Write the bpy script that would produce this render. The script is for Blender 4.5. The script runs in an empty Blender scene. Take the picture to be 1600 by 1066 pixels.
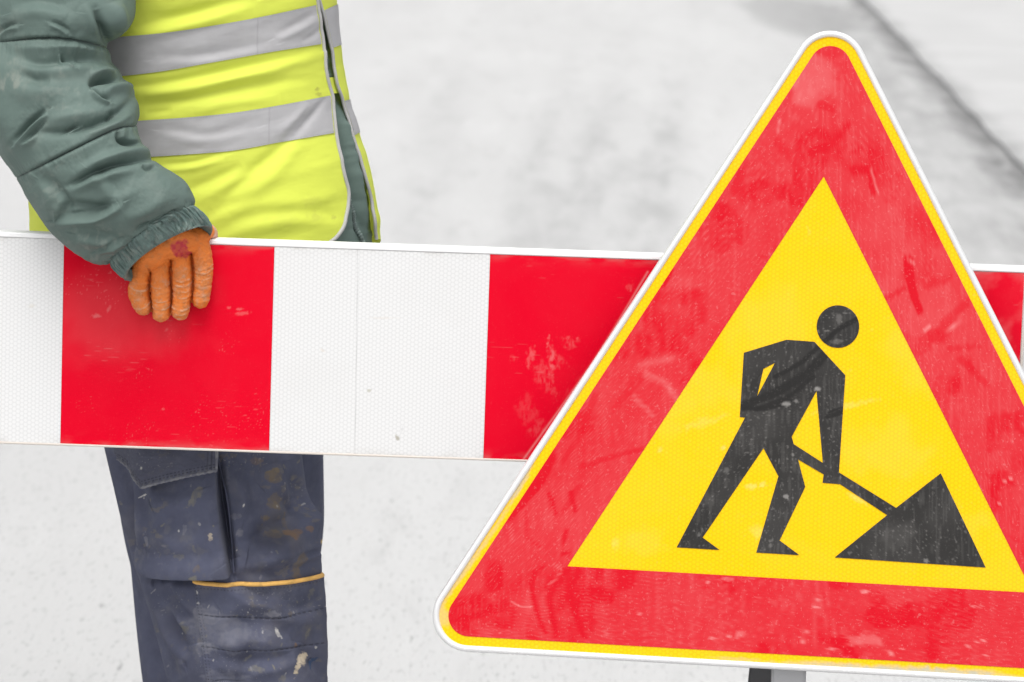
import bpy, bmesh, math
import numpy as np
from mathutils import Matrix, Vector
from mathutils.geometry import tessellate_polygon

R_ = math.radians
sc = bpy.context.scene
C = sc.collection

# ------------------------------------------------------------------ camera, sky, sun, exposure
PITCH, ROLL = R_(8.0), R_(2.0)
CAM_Y = -4.84
CAM_Z = 0.847 + 4.84 * math.tan(PITCH)
cam_d = bpy.data.cameras.new("camera")
cam = bpy.data.objects.new("camera", cam_d)
C.objects.link(cam)
ROT = Matrix.Rotation(math.pi / 2 - PITCH, 4, 'X') @ Matrix.Rotation(ROLL, 4, 'Z')
cam.matrix_world = Matrix.Translation((0, CAM_Y, CAM_Z)) @ ROT
cam_d.lens, cam_d.sensor_width = 135, 36
cam_d.clip_start, cam_d.clip_end = 0.1, 3000
cam_d.dof.use_dof = True
cam_d.dof.focus_distance = 4.83
cam_d.dof.aperture_fstop = 9.0
sc.camera = cam

world = bpy.data.worlds.new("World")
sc.world = world
world.use_nodes = True
wn, wl = world.node_tree.nodes, world.node_tree.links
SUN_EL, SUN_AZ = R_(64), R_(186)          # azimuth clockwise from +Y
sky = wn.new('ShaderNodeTexSky')
sky.sky_type = 'NISHITA'
sky.sun_disc = False
sky.sun_elevation = SUN_EL
sky.sun_rotation = SUN_AZ
sky.dust_density = 4.0
sky.ozone_density = 0.6
hs = wn.new('ShaderNodeHueSaturation')     # cloud cover: nearly neutral sky
hs.inputs['Saturation'].default_value = 0.10
wl.new(sky.outputs[0], hs.inputs['Color'])
wl.new(hs.outputs[0], wn['Background'].inputs['Color'])
wn['Background'].inputs['Strength'].default_value = 0.15

sun_d = bpy.data.lights.new("sun", 'SUN')
sun = bpy.data.objects.new("sun", sun_d)
C.objects.link(sun)
sun_d.energy = 1.45
sun_d.angle = R_(30)
sun_d.color = (1.0, 0.975, 0.94)
sdir = Vector((math.sin(SUN_AZ) * math.cos(SUN_EL), math.cos(SUN_AZ) * math.cos(SUN_EL), math.sin(SUN_EL)))
sun.rotation_euler = sdir.to_track_quat('Z', 'Y').to_euler()
sun.location = (4, -6, 8)

vs = sc.view_settings
vs.view_transform = 'Standard'
vs.look = 'None'
vs.gamma = 1
vs.use_curve_mapping = False
vs.exposure = 0.38
sc.cycles.max_bounces = 8

# ------------------------------------------------------------------ helpers
F = 6000.0
M3 = np.array(ROT.to_3x3())
ORG = np.array((0, CAM_Y, CAM_Z))
rng = np.random.default_rng(7)


def ray(px, py):
    px, py = np.broadcast_arrays(np.asarray(px, float), np.asarray(py, float))
    d = np.stack([(px - 800) / F, -(py - 533) / F, -np.ones_like(px)], -1)
    return d @ M3.T


def W(px, py, Y):
    """point of the vertical plane at depth Y seen at photo position px, py"""
    d = ray(px, py)
    s = (np.asarray(Y, float) - CAM_Y) / d[..., 1]
    return ORG + d * s[..., None]


def WG(px, py, z=0.0):
    d = ray(px, py)
    s = (z - CAM_Z) / d[..., 2]
    return ORG + d * s[..., None]


def sstep(a, b, x):
    t = np.clip((x - a) / (b - a), 0, 1)
    return t * t * (3 - 2 * t)


def pchip(xk, yk, x):
    xk, yk = np.asarray(xk, float), np.asarray(yk, float)
    h = np.diff(xk)
    d = np.diff(yk) / h
    m = np.zeros_like(yk)
    for i in range(1, len(xk) - 1):
        if d[i - 1] * d[i] > 0:
            w1, w2 = 2 * h[i] + h[i - 1], h[i] + 2 * h[i - 1]
            m[i] = (w1 + w2) / (w1 / d[i - 1] + w2 / d[i])
    m[0], m[-1] = d[0], d[-1]
    x = np.clip(np.asarray(x, float), xk[0], xk[-1])
    i = np.clip(np.searchsorted(xk, x) - 1, 0, len(h) - 1)
    t = (x - xk[i]) / h[i]
    return ((2 * t**3 - 3 * t**2 + 1) * yk[i] + (t**3 - 2 * t**2 + t) * h[i] * m[i]
            + (-2 * t**3 + 3 * t**2) * yk[i + 1] + (t**3 - t**2) * h[i] * m[i + 1])


def smooth_curve(xk, yk, x):
    """Catmull-Rom through the knots (may bend past them a little: cloth)"""
    xk, yk = np.asarray(xk, float), np.asarray(yk, float)
    m = np.gradient(yk, xk)
    h = np.diff(xk)
    x = np.clip(np.asarray(x, float), xk[0], xk[-1])
    i = np.clip(np.searchsorted(xk, x) - 1, 0, len(h) - 1)
    t = (x - xk[i]) / h[i]
    return ((2 * t**3 - 3 * t**2 + 1) * yk[i] + (t**3 - 2 * t**2 + t) * h[i] * m[i]
            + (-2 * t**3 + 3 * t**2) * yk[i + 1] + (t**3 - t**2) * h[i] * m[i + 1])


def _h(ix, iy, seed):
    n = (ix.astype(np.int64) * 374761393 + iy.astype(np.int64) * 668265263 + seed * 974711) & 0x7fffffff
    n = ((n ^ (n >> 13)) * 1274126177) & 0x7fffffff
    return ((n ^ (n >> 16)) & 0xffff) / 65535.0


def vnoise(x, y, seed=0):
    ix, iy = np.floor(x), np.floor(y)
    fx, fy = x - ix, y - iy
    fx, fy = fx**3 * (fx * (6 * fx - 15) + 10), fy**3 * (fy * (6 * fy - 15) + 10)
    a, b = _h(ix, iy, seed), _h(ix + 1, iy, seed)
    c, d = _h(ix, iy + 1, seed), _h(ix + 1, iy + 1, seed)
    return (a + (b - a) * fx) * (1 - fy) + (c + (d - c) * fx) * fy


def fbm(x, y, seed=0, o=4):
    s, a, tot = 0, 1.0, 0
    for k in range(o):
        s = s + a * (vnoise(x * 2**k + 17.3 * k, y * 2**k - 9.1 * k, seed + k) - 0.5)
        tot += a
        a *= 0.5
    return s / tot * 2


def curve_pts(pts, n=6):
    p = np.asarray(pts, float)
    if len(p) < 3:
        return p
    k = np.arange(len(p))
    u = np.linspace(0, len(p) - 1, (len(p) - 1) * n + 1)
    return np.stack([smooth_curve(k, p[:, 0], u), smooth_curve(k, p[:, 1], u)], -1)


def line_dist(px, py, pts):
    """signed distance to a polyline and position along it (0..1)"""
    p = curve_pts(pts)
    seg = np.hypot(*np.diff(p, axis=0).T)
    cum = np.concatenate([[0], np.cumsum(seg)])
    best = np.full(px.shape, 1e9)
    sgn = np.ones(px.shape)
    al = np.zeros(px.shape)
    for i in range(len(p) - 1):
        d = p[i + 1] - p[i]
        L2 = max(d @ d, 1e-9)
        t = np.clip(((px - p[i, 0]) * d[0] + (py - p[i, 1]) * d[1]) / L2, 0, 1)
        qx, qy = px - (p[i, 0] + t * d[0]), py - (p[i, 1] + t * d[1])
        dd = np.hypot(qx, qy)
        m = dd < best
        best = np.where(m, dd, best)
        sgn = np.where(m, np.sign(d[0] * qy - d[1] * qx), sgn)
        al = np.where(m, (cum[i] + t * seg[i]) / cum[-1], al)
    return best * sgn, al


def strokes(px, py, items):
    """cloth folds: g = rounded ridge or valley, f = fold (ridge beside valley), c = narrow crease with soft shoulders"""
    out = np.zeros(px.shape)
    for pts, w, a, kind in items:
        pa = np.asarray(pts, float)
        m = ((px > pa[:, 0].min() - 4 * w) & (px < pa[:, 0].max() + 4 * w)
             & (py > pa[:, 1].min() - 4 * w) & (py < pa[:, 1].max() + 4 * w))
        if not m.any():
            continue
        d, al = line_dist(px[m], py[m], pts)
        tap = np.clip(np.sin(np.pi * np.clip(al, 0.02, 0.98)), 0, 1) ** 0.6
        q = d / w
        if kind == 'g':
            v = np.exp(-q * q)
        elif kind == 'f':
            v = q * np.exp(-q * q) * 2.33
        else:
            v = np.exp(-np.abs(q) * 1.6) - 0.35 * np.exp(-(q / 2.2) ** 2)
        out[m] += a * tap * v
    return out


def over(tint, mask, col):
    a = tint[..., 3]
    na = a + mask * (1 - a)
    w = np.where(na > 1e-6, mask / np.maximum(na, 1e-6), 0)
    for k in range(3):
        tint[..., k] = tint[..., k] * (1 - w) + col[k] * w
    tint[..., 3] = na


def blob(px, py, x, y, rx, ry, ang=0, soft=0.35, rough=0.5, seed=0):
    ca, sa = math.cos(R_(ang)), math.sin(R_(ang))
    dx, dy = px - x, py - y
    u, v = (dx * ca + dy * sa) / rx, (-dx * sa + dy * ca) / ry
    r = np.hypot(u, v) + rough * fbm(px / max(3, min(rx, ry) * 0.9), py / max(3, min(rx, ry) * 0.9), seed, 3)
    return 1 - sstep(1 - soft, 1 + soft, r)


def link(name, me, mat, parent=None, smooth=True):
    o = bpy.data.objects.new(name, me)
    C.objects.link(o)
    if mat is not None:
        me.materials.append(mat)
    if parent is not None:
        o.parent = parent
    if smooth:
        me.polygons.foreach_set('use_smooth', np.ones(len(me.polygons), bool))
    return o


def mesh_from(verts, quads):
    me = bpy.data.meshes.new('m')
    v = np.ascontiguousarray(verts, np.float32)
    q = np.ascontiguousarray(quads, np.int32)
    me.vertices.add(len(v))
    me.vertices.foreach_set('co', v.ravel())
    me.loops.add(q.size)
    me.loops.foreach_set('vertex_index', q.ravel())
    me.polygons.add(len(q))
    me.polygons.foreach_set('loop_start', np.arange(len(q), dtype=np.int32) * q.shape[1])
    me.update(calc_edges=True)
    return me


def set_tint(me, tint):
    at = me.attributes.new('tint', 'FLOAT_COLOR', 'POINT')
    at.data.foreach_set('color', np.ascontiguousarray(tint, np.float32).ravel())


def grid(name, P, mat, parent=None, closed=False, tint=None, smooth=True):
    r, c = P.shape[:2]
    i = np.arange(r * c).reshape(r, c)
    if closed:
        i = np.concatenate([i, i[:, :1]], 1)
    q = np.stack([i[:-1, :-1], i[:-1, 1:], i[1:, 1:], i[1:, :-1]], -1).reshape(-1, 4)
    me = mesh_from(P.reshape(-1, 3), q)
    set_tint(me, np.zeros((r * c, 4)) if tint is None else tint.reshape(-1, 4))
    return link(name, me, mat, parent, smooth)


def bm_obj(name, bm, mat, parent=None, smooth=False):
    me = bpy.data.meshes.new(name)
    bm.normal_update()
    bm.to_mesh(me)
    bm.free()
    set_tint(me, np.zeros((len(me.vertices), 4)))
    return link(name, me, mat, parent, smooth)


def box_bm(bm, p0, p1, bevel=0.0):
    r = bmesh.ops.create_cube(bm, size=1)
    for v in r['verts']:
        v.co = Vector([(a + b) / 2 + co * (b - a) for a, b, co in zip(p0, p1, v.co)])
    if bevel:
        es = list({e for v in r['verts'] for e in v.link_edges})
        bmesh.ops.bevel(bm, geom=es, offset=bevel, segments=2, affect='EDGES', profile=0.5)


def tube(path, rad, n=10):
    """rings of a tube along a 3-D path -> grid array (closed in the second index)"""
    p = np.asarray(path, float)
    rad = np.broadcast_to(np.asarray(rad, float), (len(p),))
    T = np.gradient(p, axis=0)
    T /= np.linalg.norm(T, axis=1)[:, None]
    ref = np.array([0, 1.0, 0])
    A = np.cross(T, ref)
    bad = np.linalg.norm(A, axis=1) < 1e-3
    A[bad] = np.cross(T[bad], [1.0, 0, 0])
    A /= np.linalg.norm(A, axis=1)[:, None]
    B = np.cross(T, A)
    t = np.linspace(0, 2 * np.pi, n, endpoint=False)
    return p[:, None] + rad[:, None, None] * (A[:, None] * np.cos(t)[None, :, None] + B[:, None] * np.sin(t)[None, :, None])


def tag(o, label, cat, group=None):
    o['label'] = label
    o['category'] = cat
    if group:
        o['group'] = group


# ------------------------------------------------------------------ materials
def mat_new(name):
    m = bpy.data.materials.new(name)
    m.use_nodes = True
    nt = m.node_tree
    return m, nt, nt.nodes['Principled BSDF']


def N(nt, kind, **kw):
    n = nt.nodes.new(kind)
    for k, v in kw.items():
        setattr(n, k, v)
    return n


def mixc(nt, fac, a, b, blend='MIX'):
    n = N(nt, 'ShaderNodeMix', data_type='RGBA', blend_type=blend)
    for sock, val in ((n.inputs[0], fac), (n.inputs[6], a), (n.inputs[7], b)):
        if hasattr(val, 'is_output'):
            nt.links.new(val, sock)
        elif isinstance(val, tuple):
            sock.default_value = (*val[:3], 1)
        else:
            sock.default_value = val
    return n.outputs[2]


def mth(nt, op, a, b=None, c=None, clamp=False):
    n = N(nt, 'ShaderNodeMath', operation=op, use_clamp=clamp)
    for i, v in enumerate((a, b, c)):
        if v is None:
            continue
        if hasattr(v, 'is_output'):
            nt.links.new(v, n.inputs[i])
        else:
            n.inputs[i].default_value = v
    return n.outputs[0]


def ramp(nt, x, p0, p1, lo=0.0, hi=1.0):
    n = N(nt, 'ShaderNodeMapRange', interpolation_type='SMOOTHSTEP')
    nt.links.new(x, n.inputs[0])
    for i, v in zip((1, 2, 3, 4), (p0, p1, lo, hi)):
        n.inputs[i].default_value = v
    return n.outputs[0]


def coords(nt, scale=(1, 1, 1), rot=(0, 0, 0)):
    t = N(nt, 'ShaderNodeTexCoord')
    mp = N(nt, 'ShaderNodeMapping')
    mp.inputs['Scale'].default_value = scale
    mp.inputs['Rotation'].default_value = rot
    nt.links.new(t.outputs['Object'], mp.inputs[0])
    return mp.outputs[0]


def noise(nt, co, scale, detail=4, rough=0.55, dist=0.0):
    n = N(nt, 'ShaderNodeTexNoise')
    nt.links.new(co, n.inputs['Vector'])
    n.inputs['Scale'].default_value = scale
    n.inputs['Detail'].default_value = detail
    n.inputs['Roughness'].default_value = rough
    n.inputs['Distortion'].default_value = dist
    return n.outputs[0]


def hexcells(nt, co, period):
    """honeycomb lattice of prismatic sheeting in the X-Z plane, 0 at cell walls"""
    sp = N(nt, 'ShaderNodeSeparateXYZ')
    nt.links.new(co, sp.inputs[0])
    x, z = sp.outputs[0], sp.outputs[2]
    k = 4 * math.pi / (period * math.sqrt(3))
    tot = None
    for a in (0, 60, 120):
        ph = mth(nt, 'ADD', mth(nt, 'MULTIPLY', x, k * math.cos(R_(a))), mth(nt, 'MULTIPLY', z, k * math.sin(R_(a))))
        c = mth(nt, 'COSINE', ph)
        tot = c if tot is None else mth(nt, 'ADD', tot, c)
    return tot          # -1.5 .. 3


def fabric(name, base, rough=0.75, var=0.12, weave=900, bump=0.12, sheen=0.0, mott=14, tint=True, spec=0.3, cloud=None):
    m, nt, b = mat_new(name)
    co = coords(nt)
    n1 = noise(nt, co, mott, 5, 0.6)
    col = mixc(nt, ramp(nt, n1, 0.3, 0.7), tuple(x * (1 - var) for x in base), tuple(min(1, x * (1 + var)) for x in base))
    if cloud:
        n3 = noise(nt, co, 30, 8, 0.7, 0.3)
        col = mixc(nt, ramp(nt, n3, 0.48, 0.78, 0, cloud[1]), col, cloud[0])
    if tint:
        at = N(nt, 'ShaderNodeAttribute', attribute_name='tint')
        col = mixc(nt, at.outputs['Alpha'], col, at.outputs['Color'])
    nt.links.new(col, b.inputs['Base Color'])
    b.inputs['Roughness'].default_value = rough
    b.inputs['Specular IOR Level'].default_value = spec
    b.inputs['Sheen Weight'].default_value = sheen
    n2 = noise(nt, co, weave, 2, 0.5)
    bp = N(nt, 'ShaderNodeBump')
    bp.inputs['Strength'].default_value = bump
    bp.inputs['Distance'].default_value = 0.001
    nt.links.new(n2, bp.inputs['Height'])
    nt.links.new(bp.outputs[0], b.inputs['Normal'])
    return m


def sheeting(name, base, cell=0.0, cell_dark=0.9, rough=0.35, dust=0.05, dust_col=(0.8, 0.77, 0.74), speck=0.0, scale=1.0, coat=0.0):
    m, nt, b = mat_new(name)
    co = coords(nt)
    col = base
    if cell:
        h = hexcells(nt, co, cell)
        col = mixc(nt, ramp(nt, h, -1.5, 0.6, 1, 0), base, tuple(x * cell_dark for x in base))
    n1 = noise(nt, co, 9 * scale, 6, 0.65, 0.6)
    col = mixc(nt, ramp(nt, n1, 0.35, 0.75, 0, dust), col, dust_col)
    cs = coords(nt, (260, 1, 38), (0, 0.05, 0))
    n2 = noise(nt, cs, 1.0, 4, 0.7)
    col = mixc(nt, ramp(nt, n2, 0.55, 0.8, 0, dust * 0.9), col, dust_col)
    if speck:
        v = N(nt, 'ShaderNodeTexNoise')
        nt.links.new(co, v.inputs['Vector'])
        v.inputs['Scale'].default_value = 330
        v.inputs['Detail'].default_value = 3
        col = mixc(nt, ramp(nt, v.outputs[0], 0.60, 0.70, 0, speck), col, dust_col)
        v2 = noise(nt, co, 70, 2, 0.5)
        col = mixc(nt, ramp(nt, v2, 0.735, 0.76, 0, speck * 1.2), col, dust_col)
    at = N(nt, 'ShaderNodeAttribute', attribute_name='tint')
    col = mixc(nt, at.outputs['Alpha'], col, at.outputs['Color'])
    nt.links.new(col, b.inputs['Base Color'])
    b.inputs['Specular IOR Level'].default_value = 0.35
    rr = mth(nt, 'ADD', ramp(nt, n1, 0.3, 0.7, 0.0, 0.2), rough)
    nt.links.new(rr, b.inputs['Roughness'])
    nb = noise(nt, co, 600, 3, 0.6)
    bp = N(nt, 'ShaderNodeBump')
    bp.inputs['Strength'].default_value = 0.05
    bp.inputs['Distance'].default_value = 0.0005
    nt.links.new(nb, bp.inputs['Height'])
    nt.links.new(bp.outputs[0], b.inputs['Normal'])
    return m


def metal(name, base, rough=0.4, metallic=0.6, var=0.1):
    m, nt, b = mat_new(name)
    co = coords(nt)
    n1 = noise(nt, co, 25, 6, 0.65)
    col = mixc(nt, n1, tuple(x * (1 - var) for x in base), tuple(min(1, x * (1 + var)) for x in base))
    n2 = noise(nt, co, 180, 5, 0.7)
    col = mixc(nt, ramp(nt, n2, 0.62, 0.75, 0, 0.35), col, tuple(x * 0.55 for x in base))
    nt.links.new(col, b.inputs['Base Color'])
    b.inputs['Metallic'].default_value = metallic
    nt.links.new(ramp(nt, n1, 0.2, 0.8, rough, rough + 0.2), b.inputs['Roughness'])
    return m


M = {}
M['white_sheet'] = sheeting('white_sheeting', (0.71, 0.71, 0.71), 0.0056, 0.89, 0.4, 0.05, (0.62, 0.60, 0.57))
M['red_sheet'] = sheeting('red_sheeting', (0.68, 0.001, 0.018), 0, 1, 0.4, 0.006, (0.8, 0.6, 0.6), 0.01)
M['red_sheet'].node_tree.nodes['Principled BSDF'].inputs['Specular IOR Level'].default_value = 0.05
M['board_rim'] = metal('board_rim_paint', (0.86, 0.86, 0.86), 0.4, 0.0, 0.03)
M['board_edge'] = metal('board_lower_edge', (0.60, 0.55, 0.50), 0.45, 0.1, 0.08)
M['sign_yellow'] = sheeting('sign_yellow', (0.88, 0.525, 0.002), 0.0056, 0.87, 0.38, 0.015, (0.85, 0.78, 0.55), 0.03)
M['sign_red'] = sheeting('sign_red', (0.57, 0.001, 0.011), 0, 1, 0.36, 0.006, (0.85, 0.72, 0.70), 0.07)
M['sign_red'].node_tree.nodes['Principled BSDF'].inputs['Specular IOR Level'].default_value = 0.15
M['sign_yellow'].node_tree.nodes['Principled BSDF'].inputs['Specular IOR Level'].default_value = 0.12
M['sign_black'] = sheeting('sign_black', (0.012, 0.011, 0.0105), 0, 1, 0.42, 0.004, (0.5, 0.47, 0.44), 0.04)
M['sign_black'].node_tree.nodes['Principled BSDF'].inputs['Specular IOR Level'].default_value = 0.25
M['rim'] = metal('rim_aluminium', (0.76, 0.76, 0.76), 0.28, 0.45, 0.05)
M['back'] = metal('sign_back_aluminium', (0.5, 0.5, 0.5), 0.4, 0.7)
M['steel'] = metal('galvanised_steel', (0.42, 0.42, 0.43), 0.45, 0.5, 0.12)
M['dark_steel'] = metal('dark_steel', (0.09, 0.09, 0.095), 0.5, 0.4, 0.15)
M['jacket'] = fabric('jacket_nylon', (0.104, 0.147, 0.131), 0.66, 0.08, 1500, 0.10, 0.0, 12, spec=0.25)
M['cuff'] = fabric('cuff_nylon', (0.110, 0.165, 0.150), 0.55, 0.12, 900, 0.2, 0.0, 40, spec=0.4)
M['vest'] = fabric('vest_fluorescent', (0.79, 0.87, 0.115), 0.7, 0.03, 1300, 0.08, 0.0, 6)
_nt = M['vest'].node_tree                       # thin polyester lets light through
_b = _nt.nodes['Principled BSDF']
_tr = N(_nt, 'ShaderNodeBsdfTranslucent')
_mx = N(_nt, 'ShaderNodeMixShader')
_mx.inputs[0].default_value = 0.28
_nt.links.new(_b.inputs['Base Color'].links[0].from_socket, _tr.inputs['Color'])
_nt.links.new(_b.outputs[0], _mx.inputs[1])
_nt.links.new(_tr.outputs[0], _mx.inputs[2])
_nt.links.new(_mx.outputs[0], _nt.nodes['Material Output'].inputs[0])
M['band'] = fabric('reflective_tape', (0.37, 0.365, 0.375), 0.6, 0.04, 1600, 0.06, 0.0, 25, spec=0.3)
M['piping'] = fabric('vest_piping', (0.37, 0.365, 0.36), 0.7, 0.06, 700, 0.3, 0.0, 40)
M['trousers'] = fabric('trouser_cotton', (0.083, 0.089, 0.132), 0.88, 0.14, 1100, 0.5, 0.0, 18, spec=0.12,
                       cloud=((0.22, 0.22, 0.25), 0.22))
M['trim'] = fabric('orange_trim', (0.80, 0.46, 0.13), 0.7, 0.12, 700, 0.3, 0.0, 60)
M['glove'] = fabric('orange_rubber', (0.68, 0.18, 0.028), 0.6, 0.10, 700, 0.15, 0.0, 60, spec=0.3)
M['skin'] = fabric('skin', (0.50, 0.27, 0.20), 0.5, 0.06, 500, 0.1, 0.0, 20, tint=False)
M['zip'] = fabric('zip_teeth', (0.14, 0.18, 0.17), 0.45, 0.2, 800, 0.2, 0.0, 90, tint=False)
M['boot'] = fabric('boot_leather', (0.05, 0.04, 0.035), 0.6, 0.2, 300, 0.3, 0.0, 30, tint=False)

# ------------------------------------------------------------------ ground and pavement
LA, LB = WG(1348, 0)[:2], WG(1600, 268)[:2]          # the edge between road and pavement
ldir = (LA - LB) / np.linalg.norm(LA - LB)
lnor = np.array([ldir[1], -ldir[0]])                  # points to the right (pavement side)
if lnor[0] < 0:
    lnor = -lnor
lc = float(LB @ lnor)
KH = 0.018


def ground_material():
    m, nt, b = mat_new('pale_concrete_road')
    sp = N(nt, 'ShaderNodeSeparateXYZ')
    nt.links.new(coords(nt), sp.inputs[0])
    co = coords(nt, (1.0, 0.16, 1.0))
    base, dark, pale = (0.47, 0.47, 0.468), (0.17, 0.17, 0.17), (0.56, 0.56, 0.56)
    n1 = noise(nt, co, 0.8, 6, 0.6, 0.5)
    col = mixc(nt, ramp(nt, n1, 0.35, 0.7), (0.495, 0.495, 0.494), (0.455, 0.455, 0.454))
    n2 = noise(nt, co, 7, 7, 0.7, 0.4)
    col = mixc(nt, ramp(nt, n2, 0.5, 0.76, 0, 0.34), col, (0.27, 0.27, 0.268))
    n2b = noise(nt, co, 3.2, 6, 0.7)
    col = mixc(nt, ramp(nt, n2b, 0.52, 0.75, 0, 0.5), col, pale)
    n3 = noise(nt, co, 26, 3, 0.6)
    col = mixc(nt, ramp(nt, n3, 0.68, 0.76, 0, 0.55), col, (0.16, 0.16, 0.16))
    n3b = noise(nt, co, 110, 3, 0.6)
    col = mixc(nt, ramp(nt, n3b, 0.55, 0.7, 0, 0.45), col, (0.24, 0.24, 0.24))
    # dirt swept up along the pavement edge
    u = mth(nt, 'SUBTRACT', mth(nt, 'ADD', mth(nt, 'MULTIPLY', sp.outputs[0], float(lnor[0])),
                                mth(nt, 'MULTIPLY', sp.outputs[1], float(lnor[1]))), lc)
    wob = noise(nt, co, 1.6, 6, 0.65)
    uu = mth(nt, 'ADD', u, mth(nt, 'MULTIPLY', mth(nt, 'SUBTRACT', wob, 0.5), 0.55))
    band = ramp(nt, uu, -1.0, -0.2, 0, 0.46)
    col = mixc(nt, mth(nt, 'MULTIPLY', band, ramp(nt, n2, 0.3, 0.62, 0.35, 1)), col, dark)
    core = ramp(nt, mth(nt, 'ADD', u, mth(nt, 'MULTIPLY', mth(nt, 'SUBTRACT', n2, 0.5), 0.40)), -0.22, 0.02, 0, 0.72)
    col = mixc(nt, core, col, (0.11, 0.11, 0.11))
    # tyre tracks running away from the camera
    for (pa, pb, wdt, amt) in (((890, 370), (1000, 20), 0.14, 0.34), ((1010, 390), (1075, 60), 0.12, 0.38),
                               ((820, 330), (905, 40), 0.09, 0.24), ((660, 330), (730, 40), 0.10, 0.16)):
        a, bb = WG(*pa)[:2], WG(*pb)[:2]
        d = (bb - a) / np.linalg.norm(bb - a)
        n_ = np.array([d[1], -d[0]])
        w = mth(nt, 'ABSOLUTE', mth(nt, 'SUBTRACT', mth(nt, 'ADD', mth(nt, 'MULTIPLY', sp.outputs[0], float(n_[0])),
                                                        mth(nt, 'MULTIPLY', sp.outputs[1], float(n_[1]))), float(a @ n_)))
        f = ramp(nt, mth(nt, 'ADD', w, mth(nt, 'MULTIPLY', mth(nt, 'SUBTRACT', wob, 0.5), 0.2)), 0.0, wdt * 1.6, amt, 0)
        al = mth(nt, 'ADD', mth(nt, 'MULTIPLY', sp.outputs[0], float(d[0])), mth(nt, 'MULTIPLY', sp.outputs[1], float(d[1])))
        s0 = float(a @ d)
        f = mth(nt, 'MULTIPLY', f, ramp(nt, al, s0 + 1.5, s0 + 12.0, 1.0, 0.15))
        f = mth(nt, 'MULTIPLY', f, ramp(nt, al, s0 - 2.5, s0 - 0.5, 0.0, 1.0))
        f = mth(nt, 'MULTIPLY', f, ramp(nt, n2, 0.35, 0.6, 0.25, 1))
        col = mixc(nt, f, col, (0.2, 0.2, 0.2))
    # an old dark patch beside the pavement
    pc = WG(1245, 22)[:2]
    dx = mth(nt, 'DIVIDE', mth(nt, 'SUBTRACT', sp.outputs[0], float(pc[0])), 0.42)
    dy = mth(nt, 'DIVIDE', mth(nt, 'SUBTRACT', sp.outputs[1], float(pc[1])), 3.0)
    r = mth(nt, 'SQRT', mth(nt, 'ADD', mth(nt, 'MULTIPLY', dx, dx), mth(nt, 'MULTIPLY', dy, dy)))
    r = mth(nt, 'ADD', r, mth(nt, 'MULTIPLY', mth(nt, 'SUBTRACT', wob, 0.5), 1.2))
    col = mixc(nt, ramp(nt, r, 0.75, 1.15, 0.42, 0), col, (0.2, 0.2, 0.2))
    nt.links.new(col, b.inputs['Base Color'])
    b.inputs['Roughness'].default_value = 0.9
    b.inputs['Specular IOR Level'].default_value = 0.2
    nb = noise(nt, co, 60, 8, 0.75)
    bp = N(nt, 'ShaderNodeBump')
    bp.inputs['Strength'].default_value = 0.5
    bp.inputs['Distance'].default_value = 0.006
    nt.links.new(nb, bp.inputs['Height'])
    nt.links.new(bp.outputs[0], b.inputs['Normal'])
    return m


def pavement_material():
    m, nt, b = mat_new('pale_pavement_slabs')
    co = coords(nt)
    n1 = noise(nt, co, 1.5, 6, 0.6)
    col = mixc(nt, ramp(nt, n1, 0.3, 0.7), (0.475, 0.475, 0.475), (0.425, 0.425, 0.425))
    cs = coords(nt, (0.5, 6, 1))
    n2 = noise(nt, cs, 1.0, 5, 0.6)
    col = mixc(nt, ramp(nt, n2, 0.55, 0.75, 0, 0.3), col, (0.3, 0.3, 0.3))
    n3 = noise(nt, co, 20, 5, 0.7)
    col = mixc(nt, ramp(nt, n3, 0.6, 0.75, 0, 0.3), col, (0.25, 0.25, 0.25))
    sp = N(nt, 'ShaderNodeSeparateXYZ')                # dirt trodden over the edge
    nt.links.new(co, sp.inputs[0])
    u = mth(nt, 'SUBTRACT', mth(nt, 'ADD', mth(nt, 'MULTIPLY', sp.outputs[0], float(lnor[0])),
                                mth(nt, 'MULTIPLY', sp.outputs[1], float(lnor[1]))), lc)
    u = mth(nt, 'ADD', u, mth(nt, 'MULTIPLY', mth(nt, 'SUBTRACT', noise(nt, coords(nt, (1, .3, 1)), 3, 6, 0.7), 0.5), 0.5))
    col = mixc(nt, ramp(nt, u, -0.05, 0.16, 0.6, 0), col, (0.17, 0.17, 0.17))
    nt.links.new(col, b.inputs['Base Color'])
    b.inputs['Roughness'].default_value = 0.9
    bp = N(nt, 'ShaderNodeBump')
    bp.inputs['Strength'].default_value = 0.4
    bp.inputs['Distance'].default_value = 0.004
    nt.links.new(noise(nt, co, 80, 7, 0.7), bp.inputs['Height'])
    nt.links.new(bp.outputs[0], b.inputs['Normal'])
    return m


bm = bmesh.new()
bmesh.ops.create_grid(bm, x_segments=8, y_segments=8, size=900)
g = bm_obj('road', bm, ground_material())
g['kind'] = 'structure'
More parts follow.
